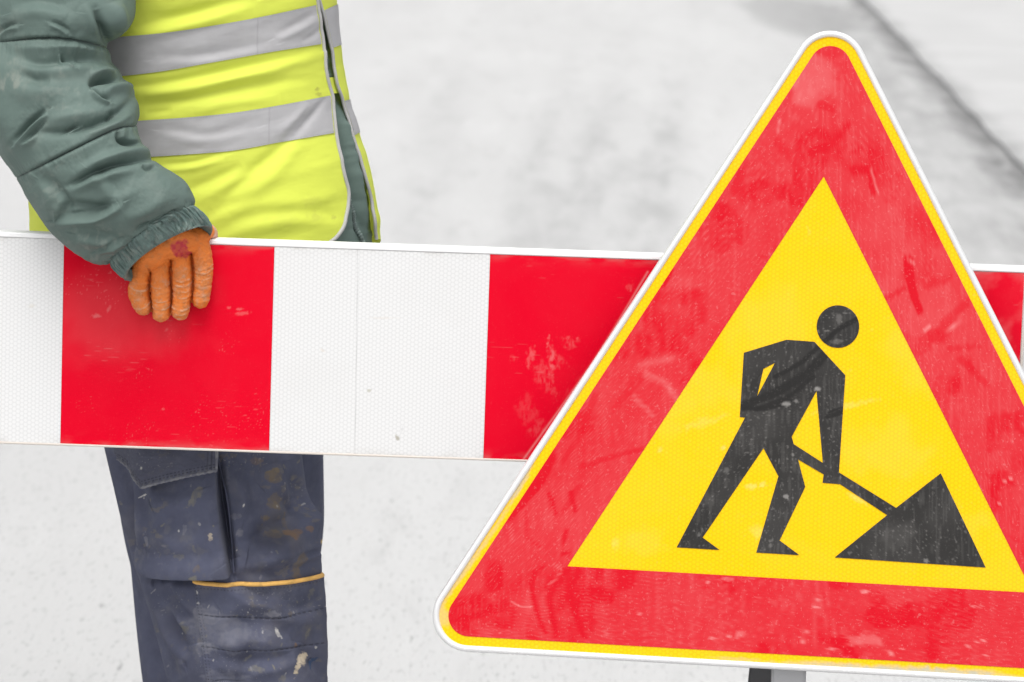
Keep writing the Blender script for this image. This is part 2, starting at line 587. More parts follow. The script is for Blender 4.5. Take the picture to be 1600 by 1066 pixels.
# pavement: slabs between joints, along the line, 3 cm proud of the road
bm = bmesh.new()
pav = pavement_material()
s0 = float(LB @ ldir)
j = s0 + float((WG(1578, 190)[:2] - LB) @ ldir)       # where a joint meets the edge
step = float((WG(1440, 66)[:2] - WG(1585, 188)[:2]) @ ldir)
step = max(1.0, step)
k0, k1 = -8, 30
for k in range(k0, k1):
    a0, a1 = j + k * step + 0.012, j + (k + 1) * step - 0.012
    for (u0, u1) in ((0.0, 1.6), (1.624, 3.2), (3.224, 40.0)):
        pts = []
        ss = np.linspace(a0, a1, 40)
        edge = [(q, u0 + (0.025 * float(fbm(np.array(q * 1.3), np.array(3.7), 5, 5)) if u0 == 0 else 0)) for q in ss]
        for (s, u) in edge + [(a1, u1), (a0, u1)]:
            q = ldir * s + lnor * (lc + u)
            pts.append((q[0], q[1]))
        top = [bm.verts.new((x, y, KH)) for x, y in pts]
        bot = [bm.verts.new((x, y, -0.02)) for x, y in pts]
        bm.faces.new(top)
        for i in range(len(top)):
            k2 = (i + 1) % len(top)
            bm.faces.new((top[i], bot[i], bot[k2], top[k2]))
bmesh.ops.recalc_face_normals(bm, faces=bm.faces)
pv = bm_obj('pavement', bm, pav)
pv['kind'] = 'structure'

# ------------------------------------------------------------------ barrier board
BT = 0.0125                                            # half thickness
zt = float(W(429, 377.5, -BT)[2])
zb = float(W(421, 708.0, -BT)[2])
xr = float(W(1601, 500, -BT)[0])
xl = float(W(-420, 500, -BT)[0])
barrier = bpy.data.objects.new('barrier_board', None)
C.objects.link(barrier)
barrier.location = (0, 0, zb)
tag(barrier, 'long red and white striped barrier board held by the gloved worker', 'barrier')
bpy.context.view_layer.update()


def own(o, parent):
    """parent keeping the world position"""
    o.parent = parent
    o.matrix_parent_inverse = Matrix.Translation(-Vector(parent.location))
    return o


bm = bmesh.new()
box_bm(bm, (xl, -BT + 0.001, zb + 0.004), (xr - 0.002, BT - 0.001, zt - 0.004), 0.001)
own(bm_obj('plank', bm, M['board_rim']), barrier)
bm = bmesh.new()
box_bm(bm, (xl, -BT - 0.0012, zt - 0.0065), (xr, BT + 0.0012, zt), 0.0016)
own(bm_obj('top_rail', bm, M['board_rim']), barrier)
bm = bmesh.new()
box_bm(bm, (xl, -BT - 0.0012, zb), (xr, BT + 0.0012, zb + 0.0030), 0.001)
own(bm_obj('bottom_rail', bm, M['board_edge']), barrier)
bm = bmesh.new()
box_bm(bm, (xr - 0.0028, -BT - 0.001, zb + 0.003), (xr + 0.0006, BT + 0.001, zt - 0.0065), 0.0006)
own(bm_obj('end_cap', bm, M['board_edge']), barrier)


def sheet_px(name, x0, x1, mat, parent, tintfn=None, y=-BT - 0.0002, gap=0.0):
    z0, z1 = zb + 0.0031, zt - 0.0068
    nx, nz = max(8, int((x1 - x0) / 0.0012)), int((z1 - z0) / 0.0012)
    X, Z = np.meshgrid(np.linspace(x0 + gap, x1 - gap, nx), np.linspace(z0, z1, nz))
    P = np.stack([X, np.full_like(X, y), Z], -1)
    # photo position of every point, so that marks land where the photo shows them
    rel = P - ORG
    cl = rel @ M3
    px, py = 800 + F * cl[..., 0] / -cl[..., 2], 533 - F * cl[..., 1] / -cl[..., 2]
    t = np.zeros(P.shape[:2] + (4,))
    if tintfn:
        tintfn(px, py, t)
    ed = np.minimum(Z - z0, z1 - Z)
    over(t, 0.30 * np.exp(-ed / 0.004) * sstep(-.3, .5, fbm(px / 26, py / 9, 640, 4)), (0.34, 0.31, 0.28))
    over(t, 0.10 * sstep(0.86, 0.97, vnoise(px / 26 + py / 9, py / 1.3 - px / 21, 641)) * sstep(.62, .85, vnoise(px / 70, py / 70, 642)), (0.5, 0.46, 0.44))
    return own(grid(name, P, mat, None, tint=t, smooth=False), parent)


def bx(px):
    return float(W(px, 540, -BT)[0])


PALE = (0.80, 0.55, 0.52)


def red_marks_a(px, py, t):
    over(t, 0.05 * blob(px, py, 190, 480, 120, 60, -10, 0.8, 0.8, 3), PALE)
    for i, (x, y, rx, ry, an, am) in enumerate(((150, 494, 7, 4, 0, .35), (170, 483, 3, 9, 25, .3), (378, 490, 14, 4, -5, .25),
                                                 (374, 483, 6, 3, 0, .3), (357, 481, 4, 3, 0, .3), (400, 640, 5, 2, 0, .15),
                                                 (255, 640, 3, 3, 0, .2))):
        over(t, 0.5 * am * blob(px, py, x, y, rx * .8, ry * .7, an, 0.5, 0.8, 10 + i), PALE)
    over(t, 0.10 * sstep(0.86, 0.95, vnoise(px / 2.2, py / 2.2, 5)) * sstep(0.62, 0.75, vnoise(px / 45, py / 45, 6)), PALE)


def red_marks_b(px, py, t):
    for i, (x, y, rx, ry, an, am) in enumerate(((829, 558, 6, 13, 8, .28), (862, 560, 5, 20, -8, .25), (873, 565, 14, 10, 30, .16),
                                                 (888, 535, 9, 7, 40, .22), (903, 530, 3, 4, 0, .3), (857, 533, 2, 8, 10, .3),
                                                 (848, 588, 10, 20, -20, .16), (862, 595, 4, 26, -10, .15), (840, 670, 14, 9, -40, .14),
                                                 (985, 447, 6, 7, 0, .2), (800, 560, 7, 5, 0, .12), (820, 640, 16, 20, 0, .1),
                                                 (920, 600, 40, 18, -50, .1))):
        over(t, 0.5 * am * blob(px, py, x, y, rx, ry, an, 0.5, 0.8, 30 + i) * sstep(-.5, .4, fbm(px / 3.2, py / 7, 29, 3)), PALE)
    d, _ = line_dist(px, py, [(1012, 425), (930, 560), (815, 722)])
    over(t, 0.3 * np.exp(-(d / 1.5) ** 2), PALE)  # reflection of the sign's edge, painted as a thin pale line


def red_marks_c(px, py, t):
    over(t, 0.10 * sstep(-0.2, 0.5, fbm(px / 40, py / 40, 8)) * (1 - 0.9 * blob(px, py, 1578, 465, 22, 40, 10, .3, .4, 9)), PALE)


def white_marks(px, py, t):
    d = np.abs(px - (559 - (py - 390) * 0.0135))
    over(t, 0.42 * np.exp(-(d / 0.75) ** 2), (0.25, 0.25, 0.25))
    for i, (x, y, rx, ry, an, am, c) in enumerate(((621, 684, 2.5, 4, -30, .75, (.3, .27, .2)), (577, 611, 3, 2.5, 0, .6, (.4, .38, .3)),
                                                    (505, 548, 4, 2, 30, .35, (.6, .5, .4)), (600, 497, 18, 1.5, 0, .2, (.6, .5, .4)),
                                                    (628, 672, 1.5, 5, 10, .4, (.5, .5, .5)), (50, 478, 5, 3, 0, .3, (.6, .55, .45)),
                                                    (470, 600, 60, 40, 0, .06, (.5, .48, .45)), (690, 450, 60, 50, 0, .05, (.5, .48, .45)))):
        over(t, am * blob(px, py, x, y, rx, ry, an, 0.5, 0.8, 50 + i), c)


e = [xl, bx(97), bx(425), bx(761), bx(1095), bx(1429), xr - 0.0032]
cols = ['white', 'red', 'white', 'red', 'white', 'red']
marks = [white_marks, red_marks_a, white_marks, red_marks_b, white_marks, red_marks_c]
for i in range(6):
    sheet_px(cols[i] + '_stripe', e[i], e[i + 1], M[cols[i] + '_sheet'], barrier, marks[i], gap=0.0002)

# ------------------------------------------------------------------ road works sign
TA, TB, TC = np.array((1287., 276.)), np.array((886., 885.)), np.array((1613., 926.))
TG = (TA + TB + TC) / 3
INR = 210.3
_rel = W(1280, 405, -0.056) - ORG
SD = float(-(_rel @ M3)[2])


def S(px, py, off=0.0):
    px, py = np.asarray(px, float), np.asarray(py, float)
    off = np.asarray(off, float)
    d = np.stack(np.broadcast_arrays((px - 800) / F * SD, -(py - 533) / F * SD, off - SD), -1)
    return ORG + d @ M3.T


def contour(inr, rad, na=28, ne=150):
    rad = max(rad, 0.1)
    dirs = [(v - TG) / np.linalg.norm(v - TG) for v in (TA, TC, TB)]
    out = []
    cs = [TG + d * 2 * (inr - rad) for d in dirs]
    for i in range(3):
        d0 = math.atan2(dirs[i][1], dirs[i][0])
        a = np.linspace(d0 - math.pi / 3, d0 + math.pi / 3, na)
        arc = cs[i] + rad * np.stack([np.cos(a), np.sin(a)], -1)
        out.append(arc)
        nx = cs[(i + 1) % 3]
        d1 = math.atan2(dirs[(i + 1) % 3][1], dirs[(i + 1) % 3][0]) - math.pi / 3
        q0, q1 = arc[-1], nx + rad * np.array([math.cos(d1), math.sin(d1)])
        u = np.linspace(0, 1, ne + 2)[1:-1, None]
        out.append(q0 * (1 - u) + q1 * u)
    return np.concatenate(out)


sign = bpy.data.objects.new('warning_sign', None)
C.objects.link(sign)
sroot = S(1245, 1050)
sign.location = (float(sroot[0]), float(sroot[1]), 0)
tag(sign, 'red and yellow triangular road works sign with a digging figure in front of the barrier', 'road sign')


def ring_grid(name, specs, mat, tintfn=None, smooth=False):
    cs = [contour(i, r) for i, r, o in specs]
    P = np.stack([S(c[:, 0], c[:, 1], o) for c, (i, r, o) in zip(cs, specs)])
    t = None
    if tintfn:
        q = np.stack(cs)
        t = np.zeros(q.shape[:2] + (4,))
        tintfn(q[..., 0], q[..., 1], t)
    ob = grid(name, P, mat, None, closed=True, tint=t, smooth=smooth)
    return own(ob, sign)


ro = lambda inr: 57 - (353 - inr)


def yellow_tint(px, py, t):
    grey = (0.42, 0.42, 0.36)
    for i, (x, y, rx, ry, an, am) in enumerate(((1290, 1040, 70, 5, 3, .55), (1440, 1050, 110, 7, 3, .85), (1530, 1052, 30, 5, 3, .5),
                                                 (812, 760, 26, 4, -57, .6), (770, 830, 60, 3, -57, .35), (720, 900, 60, 3.5, -57, .45),
                                                 (690, 965, 12, 14, 0, .35), (900, 620, 14, 3, -57, .3), (1150, 1030, 30, 3, 3, .3))):
        over(t, am * blob(px, py, x, y, rx, ry, an, 0.6, 0.7, 70 + i), grey)
    pale = (0.9, 0.82, 0.5)
    for i, (x, y, rx, ry, an, am) in enumerate(((1100, 660, 28, 6, -15, .25), (1175, 760, 10, 4, -10, .5), (1192, 757, 5, 4, 0, .5),
                                                 (1030, 702, 4, 4, 0, .4), (1340, 780, 14, 4, 30, .4), (1185, 830, 10, 9, 0, .3),
                                                 (1320, 635, 45, 4, -12, .3), (1440, 560, 60, 40, 20, .10), (1080, 620, 60, 40, 0, .10),
                                                 (1200, 520, 50, 70, 30, .08), (1380, 700, 60, 40, 0, .1), (1010, 845, 30, 20, 0, .1),
                                                 (1500, 830, 40, 30, 0, .1), (960, 850, 5, 8, 0, .3), (1130, 700, 3, 3, 0, .5))):
        over(t, 0.32 * am * blob(px, py, x, y, rx, ry, an, 0.6, 0.9, 90 + i), pale)


def red_tint(px, py, t):
    haze = (0.88, 0.62, 0.60)
    d = 0.027 + 0.022 * sstep(-0.45, 0.55, fbm(px / 90, py / 90, 21, 5))
    # smears left by a wiping hand: soft streaks in changing directions
    ang = 1.1 + 0.9 * fbm(px / 160, py / 160, 33, 2)
    u = px * np.cos(ang) + py * np.sin(ang)
    v = -px * np.sin(ang) + py * np.cos(ang)
    sm = fbm(u / 55, v / 9, 41, 4)
    d += 0.018 * sm
    # fine scratches and dried runs
    d += 0.04 * sstep(0.80, 0.92, vnoise(u / 34, v / 1.6, 43)) * sstep(0.5, 0.8, vnoise(px / 60, py / 60, 44))
    d += 0.035 * sstep(0.62, 0.85, vnoise(px / 1.7, py / 45, 45))
    d += 0.06 * sstep(0.90, 0.97, vnoise(px / 1.9, py / 2.6, 46))
    d += 0.018 * sstep(0.1, 0.5, fbm(px / 34, py / 34, 51, 4)) * sstep(0.1, 0.3, fbm(px / 130, py / 130, 54, 2))
    d -= 0.035 * sstep(0.12, 0.42, fbm(px / 60 + 3, py / 60, 61, 4))
    d += 0.09 * blob(px, py, 1269, 128, 34, 36, 0, 0.35, 0.5, 5)  # glare near the apex, painted as a paler patch
    d += 0.03 * blob(px, py, 1375, 130 + 190, 40, 60, 20, 0.8, 0.8, 15)
    d += 0.035 * blob(px, py, 1440, 455, 55, 95, -25, 0.8, 0.6, 16)
    z = lambda a: [(640 + x * 0.3433, 700 + y * 0.3433) for x, y in a]
    r5 = lambda a: [(1350 + x * 0.2439, 380 + y * 0.2439) for x, y in a]
    r2 = lambda a: [(1140 + x * 0.3003, y * 0.3003) for x, y in a]
    wipes = [(z([(570, 565), (558, 640), (585, 760), (620, 845)]), 4.5, .75), (z([(705, 565), (645, 650), (640, 720), (668, 855)]), 6.5, .85),
             (z([(768, 560), (735, 650), (752, 750), (792, 855)]), 6.5, .85), (z([(735, 205), (755, 285)]), 5, .9),
             (z([(632, 205), (668, 305)]), 3.5, .8), (z([(640, 40), (590, 150), (455, 315)]), 10, .9), (z([(530, 290), (535, 400), (595, 452)]), 2.5, .55),
             (z([(712, 375), (698, 440)]), 4, .7), (z([(700, 480), (725, 480)]), 5, .7), (z([(790, 85), (930, 40), (1060, 5)]), 5, .5),
             (r5([(285, 112), (300, 260), (357, 440)]), 8.5, 1.0), (r5([(480, 560), (660, 400)]), 6, .45), (r5([(140, 360), (260, 290)]), 5, .5),
             (r5([(400, 280), (560, 220)]), 6, .4), (r5([(620, 740), (780, 900)]), 7, .45), (r5([(540, 680), (740, 660)]), 5, .4),
             (r5([(500, 500), (700, 320)]), 4, .4),
             (r2([(430, 800), (540, 740), (620, 650)]), 7, .6), (r2([(650, 885), (735, 890), (745, 1000)]), 8, .65), (r2([(250, 740), (330, 850), (340, 950)]), 7, .4),
             (r2([(480, 545), (530, 570)]), 8, .45), (r2([(650, 790), (690, 770)]), 3, .6), (r2([(60, 900), (20, 1000)]), 8, .5),
             ([(1045, 420), (1035, 445)], 9, .8), ([(930, 620), (905, 680), (880, 720)], 6, .4), ([(1000, 590), (960, 640)], 8, .35),
             ([(905, 760), (880, 800)], 5, .4), ([(1100, 970), (1095, 1010)], 4, .25)]
    for pts, w, am in wipes:
        dd, al = line_dist(px, py, pts)
        dd = dd + 1.6 * fbm(px / 12, py / 12, 77, 3)
        ww = w * (1.1 - 0.35 * al)
        d = d * (1 - min(1, am * 1.35) * (1 - sstep(ww * 0.70, ww * 1.1, np.abs(dd))))
    d = d * (1 - 0.75 * blob(px, py, 1465, 527, 21, 12, -8, 0.3, 0.5, 9))
    adds = [(z([(465, 700), (500, 722), (555, 722)]), 1.3, .16), (z([(655, 530), (690, 560), (630, 630)]), 1.5, .12), (z([(455, 350), (470, 420)]), 1.5, .12),
            ([(1008, 585), (1040, 600), (1060, 630)], 4, .10), ([(1000, 570), (1050, 560)], 5, .07), ([(990, 620), (1020, 650)], 3, .1),
            (r5([(290, 110), (320, 130)]), 2.5, .2), (r5([(390, 560), (420, 535)]), 2.5, .2), (r5([(540, 570), (630, 470)]), 2.2, .15),
            (r2([(250, 690), (265, 620)]), 1.8, .14), (r2([(735, 880), (770, 1000)]), 2, .15), ([(1253, 1005), (1262, 985)], 1.2, .2)]
    for pts, w, am in adds:
        dd, al = line_dist(px, py, pts)
        d = d + am * np.exp(-((dd + fbm(px / 9, py / 9, 78, 2)) / w) ** 2)
    for i, (x, y, rx, ry, am) in enumerate(((1352, 925, 6, 4, .3), (1273, 949, 6, 3, .25), (1280, 938, 3, 3, .3), (1113, 997, 5, 4, .25),
                                            (1140, 995, 3, 3, .25), (1155, 992, 10, 7, .15), (1300, 1014, 8, 3, .25), (1392, 1022, 3, 4, .3),
                                            (1411, 1013, 3, 3, .3), (1350, 1000, 32, 13, .14), (1521, 948, 4, 3, .3), (1532, 948, 3, 3, .25),
                                            (1537, 1001, 3, 5, .3), (1526, 1003, 3, 3, .3), (1106, 910, 4, 3, .3), (1135, 905, 12, 4, .15),
                                            (1514, 1010, 6, 3, .25), (1540, 1025, 2, 3, .25), (1570, 752, 5, 3, .25), (1580, 749, 4, 3, .3),
                                            (1562, 786, 4, 3, .25), (1530, 775, 3, 3, .25), (947, 990, 4, 10, .1), (1000, 960, 4, 3, .2))):
        d = d + 0.8 * am * blob(px, py, x, y, rx * .8, ry * .8, 0, 0.3, 0.7, 120 + i)
    t[..., :3] = haze
    t[..., 3] = np.clip(d, 0.0, 0.6)


LIP = 0.0
nr = np.concatenate([np.linspace(343.2, 327, 12), np.linspace(320, 212, 20), np.linspace(210, 60, 70), np.linspace(56, 0.3, 20)])
ring_grid('yellow_face', [(i, min(max(ro(i), 0.5), max(0.1, i * 0.6)), 0.0) for i in nr], M['sign_yellow'], yellow_tint)
rr_ = np.linspace(328.6, INR, 76)
ring_grid('red_border', [(i, max(0.5, 32.6 * (i - INR) / (328.6 - INR)), 0.0006) for i in rr_], M['sign_red'], red_tint)
prof = [(342.4, -.001), (342.8, .0005), (343.6, .0016), (345.2, .0026), (347.6, .0031), (349.8, .0028), (351.6, .0018), (352.7, .0004), (353, -.003),
        (353, -.018), (352.2, -.021), (350.5, -.0225), (344, -.0228)]
ring_grid('edge_rim', [(i, ro(i), o) for i, o in prof], M['rim'], smooth=True)
ring_grid('back_plate', [(343.5, ro(343.5), -.0205), (200, 20, -.0205), (5, 1, -.0205), (0.5, .4, -.0205)], M['back'])

zz = lambda a: [(1000 + x * 0.4505, 440 + y * 0.4505) for x, y in a]
FIG = zz([(360, 247), (508, 202), (605, 209), (712, 325), (690, 662), (888, 785), (1043, 665), (1199, 992), (675, 957), (857, 810), (694, 703),
          (633, 698), (637, 669), (548, 617), (573, 712), (484, 898), (553, 949), (403, 940), (480, 675), (428, 578), (217, 888), (276, 931),
          (127, 922), (364, 472), (346, 470)])
H1 = zz([(612, 380), (526, 538), (533, 564), (634, 629)])
H2 = zz([(468, 282), (428, 303), (406, 398)])
HEAD = [(1309.2 + 33.2 * math.cos(a), 510.4 + 33.2 * math.sin(a)) for a in np.linspace(0, 2 * math.pi, 64, endpoint=False)]


def flat_symbol(name, loops, off, mat):
    """sheet of black film, 0.5 mm thick, cut to the outline"""
    allp = [p for l in loops for p in l]
    tris = tessellate_polygon([[Vector((x, -y, 0)) for x, y in l] for l in loops])
    bm = bmesh.new()
    vs_ = [bm.verts.new((x, y, 0)) for x, y in allp]
    for tr in tris:
        try:
            bm.faces.new([vs_[i] for i in tr])
        except ValueError:
            pass
    for _ in range(9):                                 # fine enough to carry the dust marks
        es = [e for e in bm.edges if e.calc_length() > 3.2]
        if not es:
            break
        bmesh.ops.subdivide_edges(bm, edges=es, cuts=1)
        bmesh.ops.triangulate(bm, faces=[f for f in bm.faces if len(f.verts) > 3])
    q = np.array([v.co[:2] for v in bm.verts])
    w = S(q[:, 0], q[:, 1], off)
    for v, c in zip(bm.verts, w):
        v.co = c
    bmesh.ops.recalc_face_normals(bm, faces=bm.faces)
    ob = bm_obj(name, bm, mat)
    x, y = q[:, 0], q[:, 1]
    d = 0.022 + 0.035 * sstep(-.4, .5, fbm(x / 60, y / 60, 501, 4)) + 0.05 * sstep(0.6, 0.85, vnoise(x / 2.2, y / 26, 502)) + 0.18 * sstep(0.84, 0.95, vnoise(x / 2.4, y / 3.4, 503))
    for pts, wd in ((zz([(360, 430), (470, 385), (570, 325), (640, 255)]), 8), (zz([(405, 445), (520, 395), (600, 330)]), 4), (zz([(470, 330), (560, 280), (620, 225)]), 4),
                    (zz([(640, 205), (700, 160), (750, 130)]), 4), (zz([(360, 440), (440, 440), (520, 415)]), 4), (zz([(650, 470), (712, 448)]), 4), (zz([(655, 455), (712, 432)]), 2)):
        dd, al = line_dist(x, y, pts)
        d = d * (1 - .95 * (1 - sstep(wd * .6, wd * 1.3, np.abs(dd + 1.5 * fbm(x / 10, y / 10, 504, 2)))))
    for i, (cx, cy, rx, ry, am) in enumerate(((690, 130, 13, 18, .16), (682, 208, 18, 9, .14), (508, 424, 14, 7, .45), (541, 415, 8, 5, .3), (616, 373, 11, 7, .45), (507, 746, 9, 9, .4),
                                              (300, 655, 10, 10, .14), (992, 970, 7, 8, .3), (530, 600, 4, 4, .3), (204, 880, 6, 5, .2), (452, 915, 8, 6, .15), (900, 880, 60, 40, .05))):
        (ex, ey), = zz([(cx, cy)])
        d = d + am * blob(x, y, ex, ey, rx * .45, ry * .45, 0, .35, .6, 510 + i)
    t = np.zeros((len(q), 4))
    t[:, :3] = (0.42, 0.40, 0.38)
    t[:, 3] = np.clip(d, 0, .7)
    ob.data.attributes['tint'].data.foreach_set('color', np.ascontiguousarray(t, np.float32).ravel())
    return own(ob, sign)


flat_symbol('digging_figure', [FIG, H1, H2], 0.0007, M['sign_black'])
flat_symbol('figure_head', [HEAD], 0.0007, M['sign_black'])


def slanted_box(name, px0, px1, top, bot, d0, d1, mat, parent):
    """a bar with a rectangular section running from top to bottom (world points), width from photo pixels"""
    w = (px1 - px0) / F * SD / 2
    bm = bmesh.new()
    top, bot = np.asarray(top), np.asarray(bot)
    ax = (top - bot) / np.linalg.norm(top - bot)
    xs = np.array([1.0, 0, 0])
    ys = np.cross(ax, xs)
    ys /= np.linalg.norm(ys)
    vv = []
    for p in (bot, top):
        for a, b_ in ((-1, d0), (1, d0), (1, d1), (-1, d1)):
            vv.append(bm.verts.new(p + xs * a * w + ys * b_))
    for f in ((0, 1, 2, 3), (4, 5, 6, 7), (0, 1, 5, 4), (1, 2, 6, 5), (2, 3, 7, 6), (3, 0, 4, 7)):
        bm.faces.new([vv[i] for i in f])
    bmesh.ops.recalc_face_normals(bm, faces=bm.faces)
    bmesh.ops.bevel(bm, geom=list(bm.edges), offset=0.002, segments=2, affect='EDGES')
    return own(bm_obj(name, bm, mat), parent)


down = -(M3 @ np.array([0, 1.0, 0]))
down[0] = 0
down /= np.linalg.norm(down)
ptop = S(1243, 800, -0.026)
pbot = ptop + down * (ptop[2] - 0.01) / -down[2]
slanted_box('post', 1219, 1270, ptop, pbot, -0.004, 0.004, M['steel'], sign)
for a in (1219, 1267):
    sh = (a + 1.5 - 1243) / F * SD
    slanted_box('post_flange', a - 1, a + 4, ptop + [sh, 0.012, 0], pbot + [sh, 0.012, 0], -0.014, 0.014, M['steel'], sign)
stop = S(1204, 940, -0.036)
sbot = np.array([stop[0] + (pbot[0] - ptop[0]) * 0.4 - 0.012, stop[1] + 0.25, 0.01])
slanted_box('rear_strut', 1186, 1223, stop, sbot, -0.006, 0.006, M['dark_steel'], sign)  # prop, also the post's shaded side face: its shade is in the dark colour
bm = bmesh.new()
box_bm(bm, (pbot[0] - 0.3, pbot[1] - 0.025, 0.0), (pbot[0] + 0.3, pbot[1] + 0.025, 0.03), 0.004)
own(bm_obj('stand_foot', bm, M['dark_steel']), sign)
bm = bmesh.new()
box_bm(bm, (sbot[0] - 0.2, sbot[1] - 0.025, 0.0), (sbot[0] + 0.2, sbot[1] + 0.025, 0.03), 0.004)
own(bm_obj('stand_foot', bm, M['dark_steel']), sign)

# ------------------------------------------------------------------ the worker
class Loft:
    """a garment tube: silhouette points left and right (photo px), depth centre and half depth along v"""
    def __init__(self, v, L, R, Yc, D, disp=None, e=1.0, tilt=None):
        self.v, self.L, self.R = np.asarray(v, float), np.asarray(L, float), np.asarray(R, float)
        self.tilt = tilt
        self.Yc, self.D, self.disp, self.e = np.asarray(Yc, float), np.asarray(D, float), disp, e

    def flat(self, t, v):
        f = lambda y: smooth_curve(self.v, y, v)
        lx, ly, rx, ry = f(self.L[:, 0]), f(self.L[:, 1]), f(self.R[:, 0]), f(self.R[:, 1])
        c = np.cos(t)
        px, py = (lx + rx) / 2 + (rx - lx) / 2 * c, (ly + ry) / 2 + (ry - ly) / 2 * c
        if self.tilt is not None:        # the front of the ring is drawn up towards the elbow
            k = f(np.asarray(self.tilt, float)) * np.sin(t) / np.hypot(rx - lx, ry - ly)
            px, py = px + k * (ry - ly), py - k * (rx - lx)
        return px, py

    def base(self, t, v):
        px, py = self.flat(t, v)
        s = np.sin(t)
        Y = smooth_curve(self.v, self.Yc, v) - smooth_curve(self.v, self.D, v) * np.sign(s) * np.abs(s) ** self.e
        return W(px, py, Y)

    def normal(self, t, v):
        dv = (self.v[-1] - self.v[0]) * 1e-4
        a = self.base(t + 1e-3, v) - self.base(t - 1e-3, v)
        vv = np.clip(v, self.v[0] + dv, self.v[-1] - dv)
        b = self.base(t, vv + dv) - self.base(t, vv - dv)
        n = np.cross(a, b)
        n /= np.maximum(np.linalg.norm(n, axis=-1), 1e-12)[..., None]
        out = self.base(t, v) - self.base(t + math.pi, v)
        s = np.sign((n * out).sum(-1))
        s[s == 0] = 1
        return n * s[..., None]

    def at(self, t, v, off=0.0):
        t, v = np.broadcast_arrays(np.asarray(t, float), np.asarray(v, float))
        n = self.normal(t, v)
        px, py = self.flat(t, v)
        d = self.disp(px, py, t, v) if self.disp else 0.0
        return self.base(t, v) + n * (d + off)[..., None] if not np.isscalar(d + off) else self.base(t, v) + n * (d + off)


def front(t):
    return sstep(-0.15, 0.3, np.sin(t))


def tcols(nf, nb, t0=-0.25, t1=math.pi + 0.25):
    """columns dense on the front, coarse behind, closed"""
    a = np.linspace(t0, t1, nf)
    b = np.linspace(t1, 2 * math.pi + t0, nb + 2)[1:-1]
    return np.concatenate([a, b])


# --- the body itself, one continuous skinned figure inside the clothes
JY = 0.27
jp = lambda x, y, Y: Vector(W(x, y, Y))
gnd = float(W(330, 1066, 0.2)[2])
J = {}
pel = jp(315, 520, JY)
joints = [  # name, position, radius, parent
    ('pelvis', pel, 0.105, None), ('waist', jp(315, 330, JY), 0.105, 0), ('chest', jp(310, 60, JY), 0.125, 1), ('neck0', jp(318, -190, JY), 0.075, 2),
    ('neck1', jp(335, -330, JY), 0.055, 3), ('head0', jp(352, -420, JY), 0.075, 4), ('head1', jp(350, -500, JY), 0.088, 5), ('head2', jp(340, -560, JY), 0.07, 6),
    ('shR', jp(170, -190, JY - 0.14), 0.05, 3), ('elR', jp(66, 150, 0.0), 0.038, 8), ('foR', jp(170, 280, -0.045), 0.042, 9), ('wrR', jp(246, 372, -0.052), 0.027, 10),
    ('shL', jp(250, -170, JY + 0.17), 0.065, 3), ('elL', jp(240, 150, JY + 0.27), 0.045, 12), ('wrL', jp(330, 400, JY + 0.25), 0.03, 13), ('haL', jp(350, 470, JY + 0.25), 0.035, 14),
    ('hipR', jp(315, 620, JY - 0.06), 0.095, 0), ('knR', jp(375, 930, 0.19), 0.062, 16), ('anR', Vector((pel.x - 0.0, 0.21, 0.10)), 0.042, 17), ('toR', Vector((pel.x + 0.14, 0.20, 0.045)), 0.036, 18),
    ('hipL', jp(330, 620, JY + 0.10), 0.095, 0), ('knL', jp(340, 930, 0.40), 0.062, 20), ('anL', Vector((pel.x - 0.08, 0.41, 0.10)), 0.042, 21), ('toL', Vector((pel.x + 0.06, 0.42, 0.045)), 0.036, 22)]
me = bpy.data.meshes.new('person')
me.from_pydata([j_[1] for j_ in joints], [(i, j_[3]) for i, j_ in enumerate(joints) if j_[3] is not None], [])
person = bpy.data.objects.new('person', me)
C.objects.link(person)
me.materials.append(M['skin'])
sk = person.modifiers.new('skin', 'SKIN')
for i, j_ in enumerate(joints):
    me.skin_vertices[0].data[i].radius = (j_[2], j_[2])
me.skin_vertices[0].data[0].use_root = True
sub = person.modifiers.new('sub', 'SUBSURF')
sub.levels = sub.render_levels = 2
tag(person, 'worker in yellow hi-vis vest and green padded jacket gripping the barrier with an orange glove', 'person')


def bake(o):
    """freeze modifiers into plain mesh data"""
    dg = bpy.context.evaluated_depsgraph_get()
    m = bpy.data.meshes.new_from_object(o.evaluated_get(dg))
    old = o.data
    o.modifiers.clear()
    o.data = m
    bpy.data.meshes.remove(old)
    m.polygons.foreach_set('use_smooth', np.ones(len(m.polygons), bool))
    return m


bake(person)

# --- torso shape, shared by jacket and vest
TV = [-375, -345, -300, -200, -100, 0, 70, 150, 210, 280, 340, 372, 400, 480, 520]
TL = [240, 165, 95, 62, 54, 50, 47, 45, 44, 44, 45, 46, 47, 52, 58]
TR = [372, 425, 480, 512, 522, 528, 534, 545, 564, 583, 592, 596, 598, 600, 592]
TD = [.05, .17, .22, .21, .20, .195, .195, .197, .20, .205, .21, .21, .21, .205, .20]

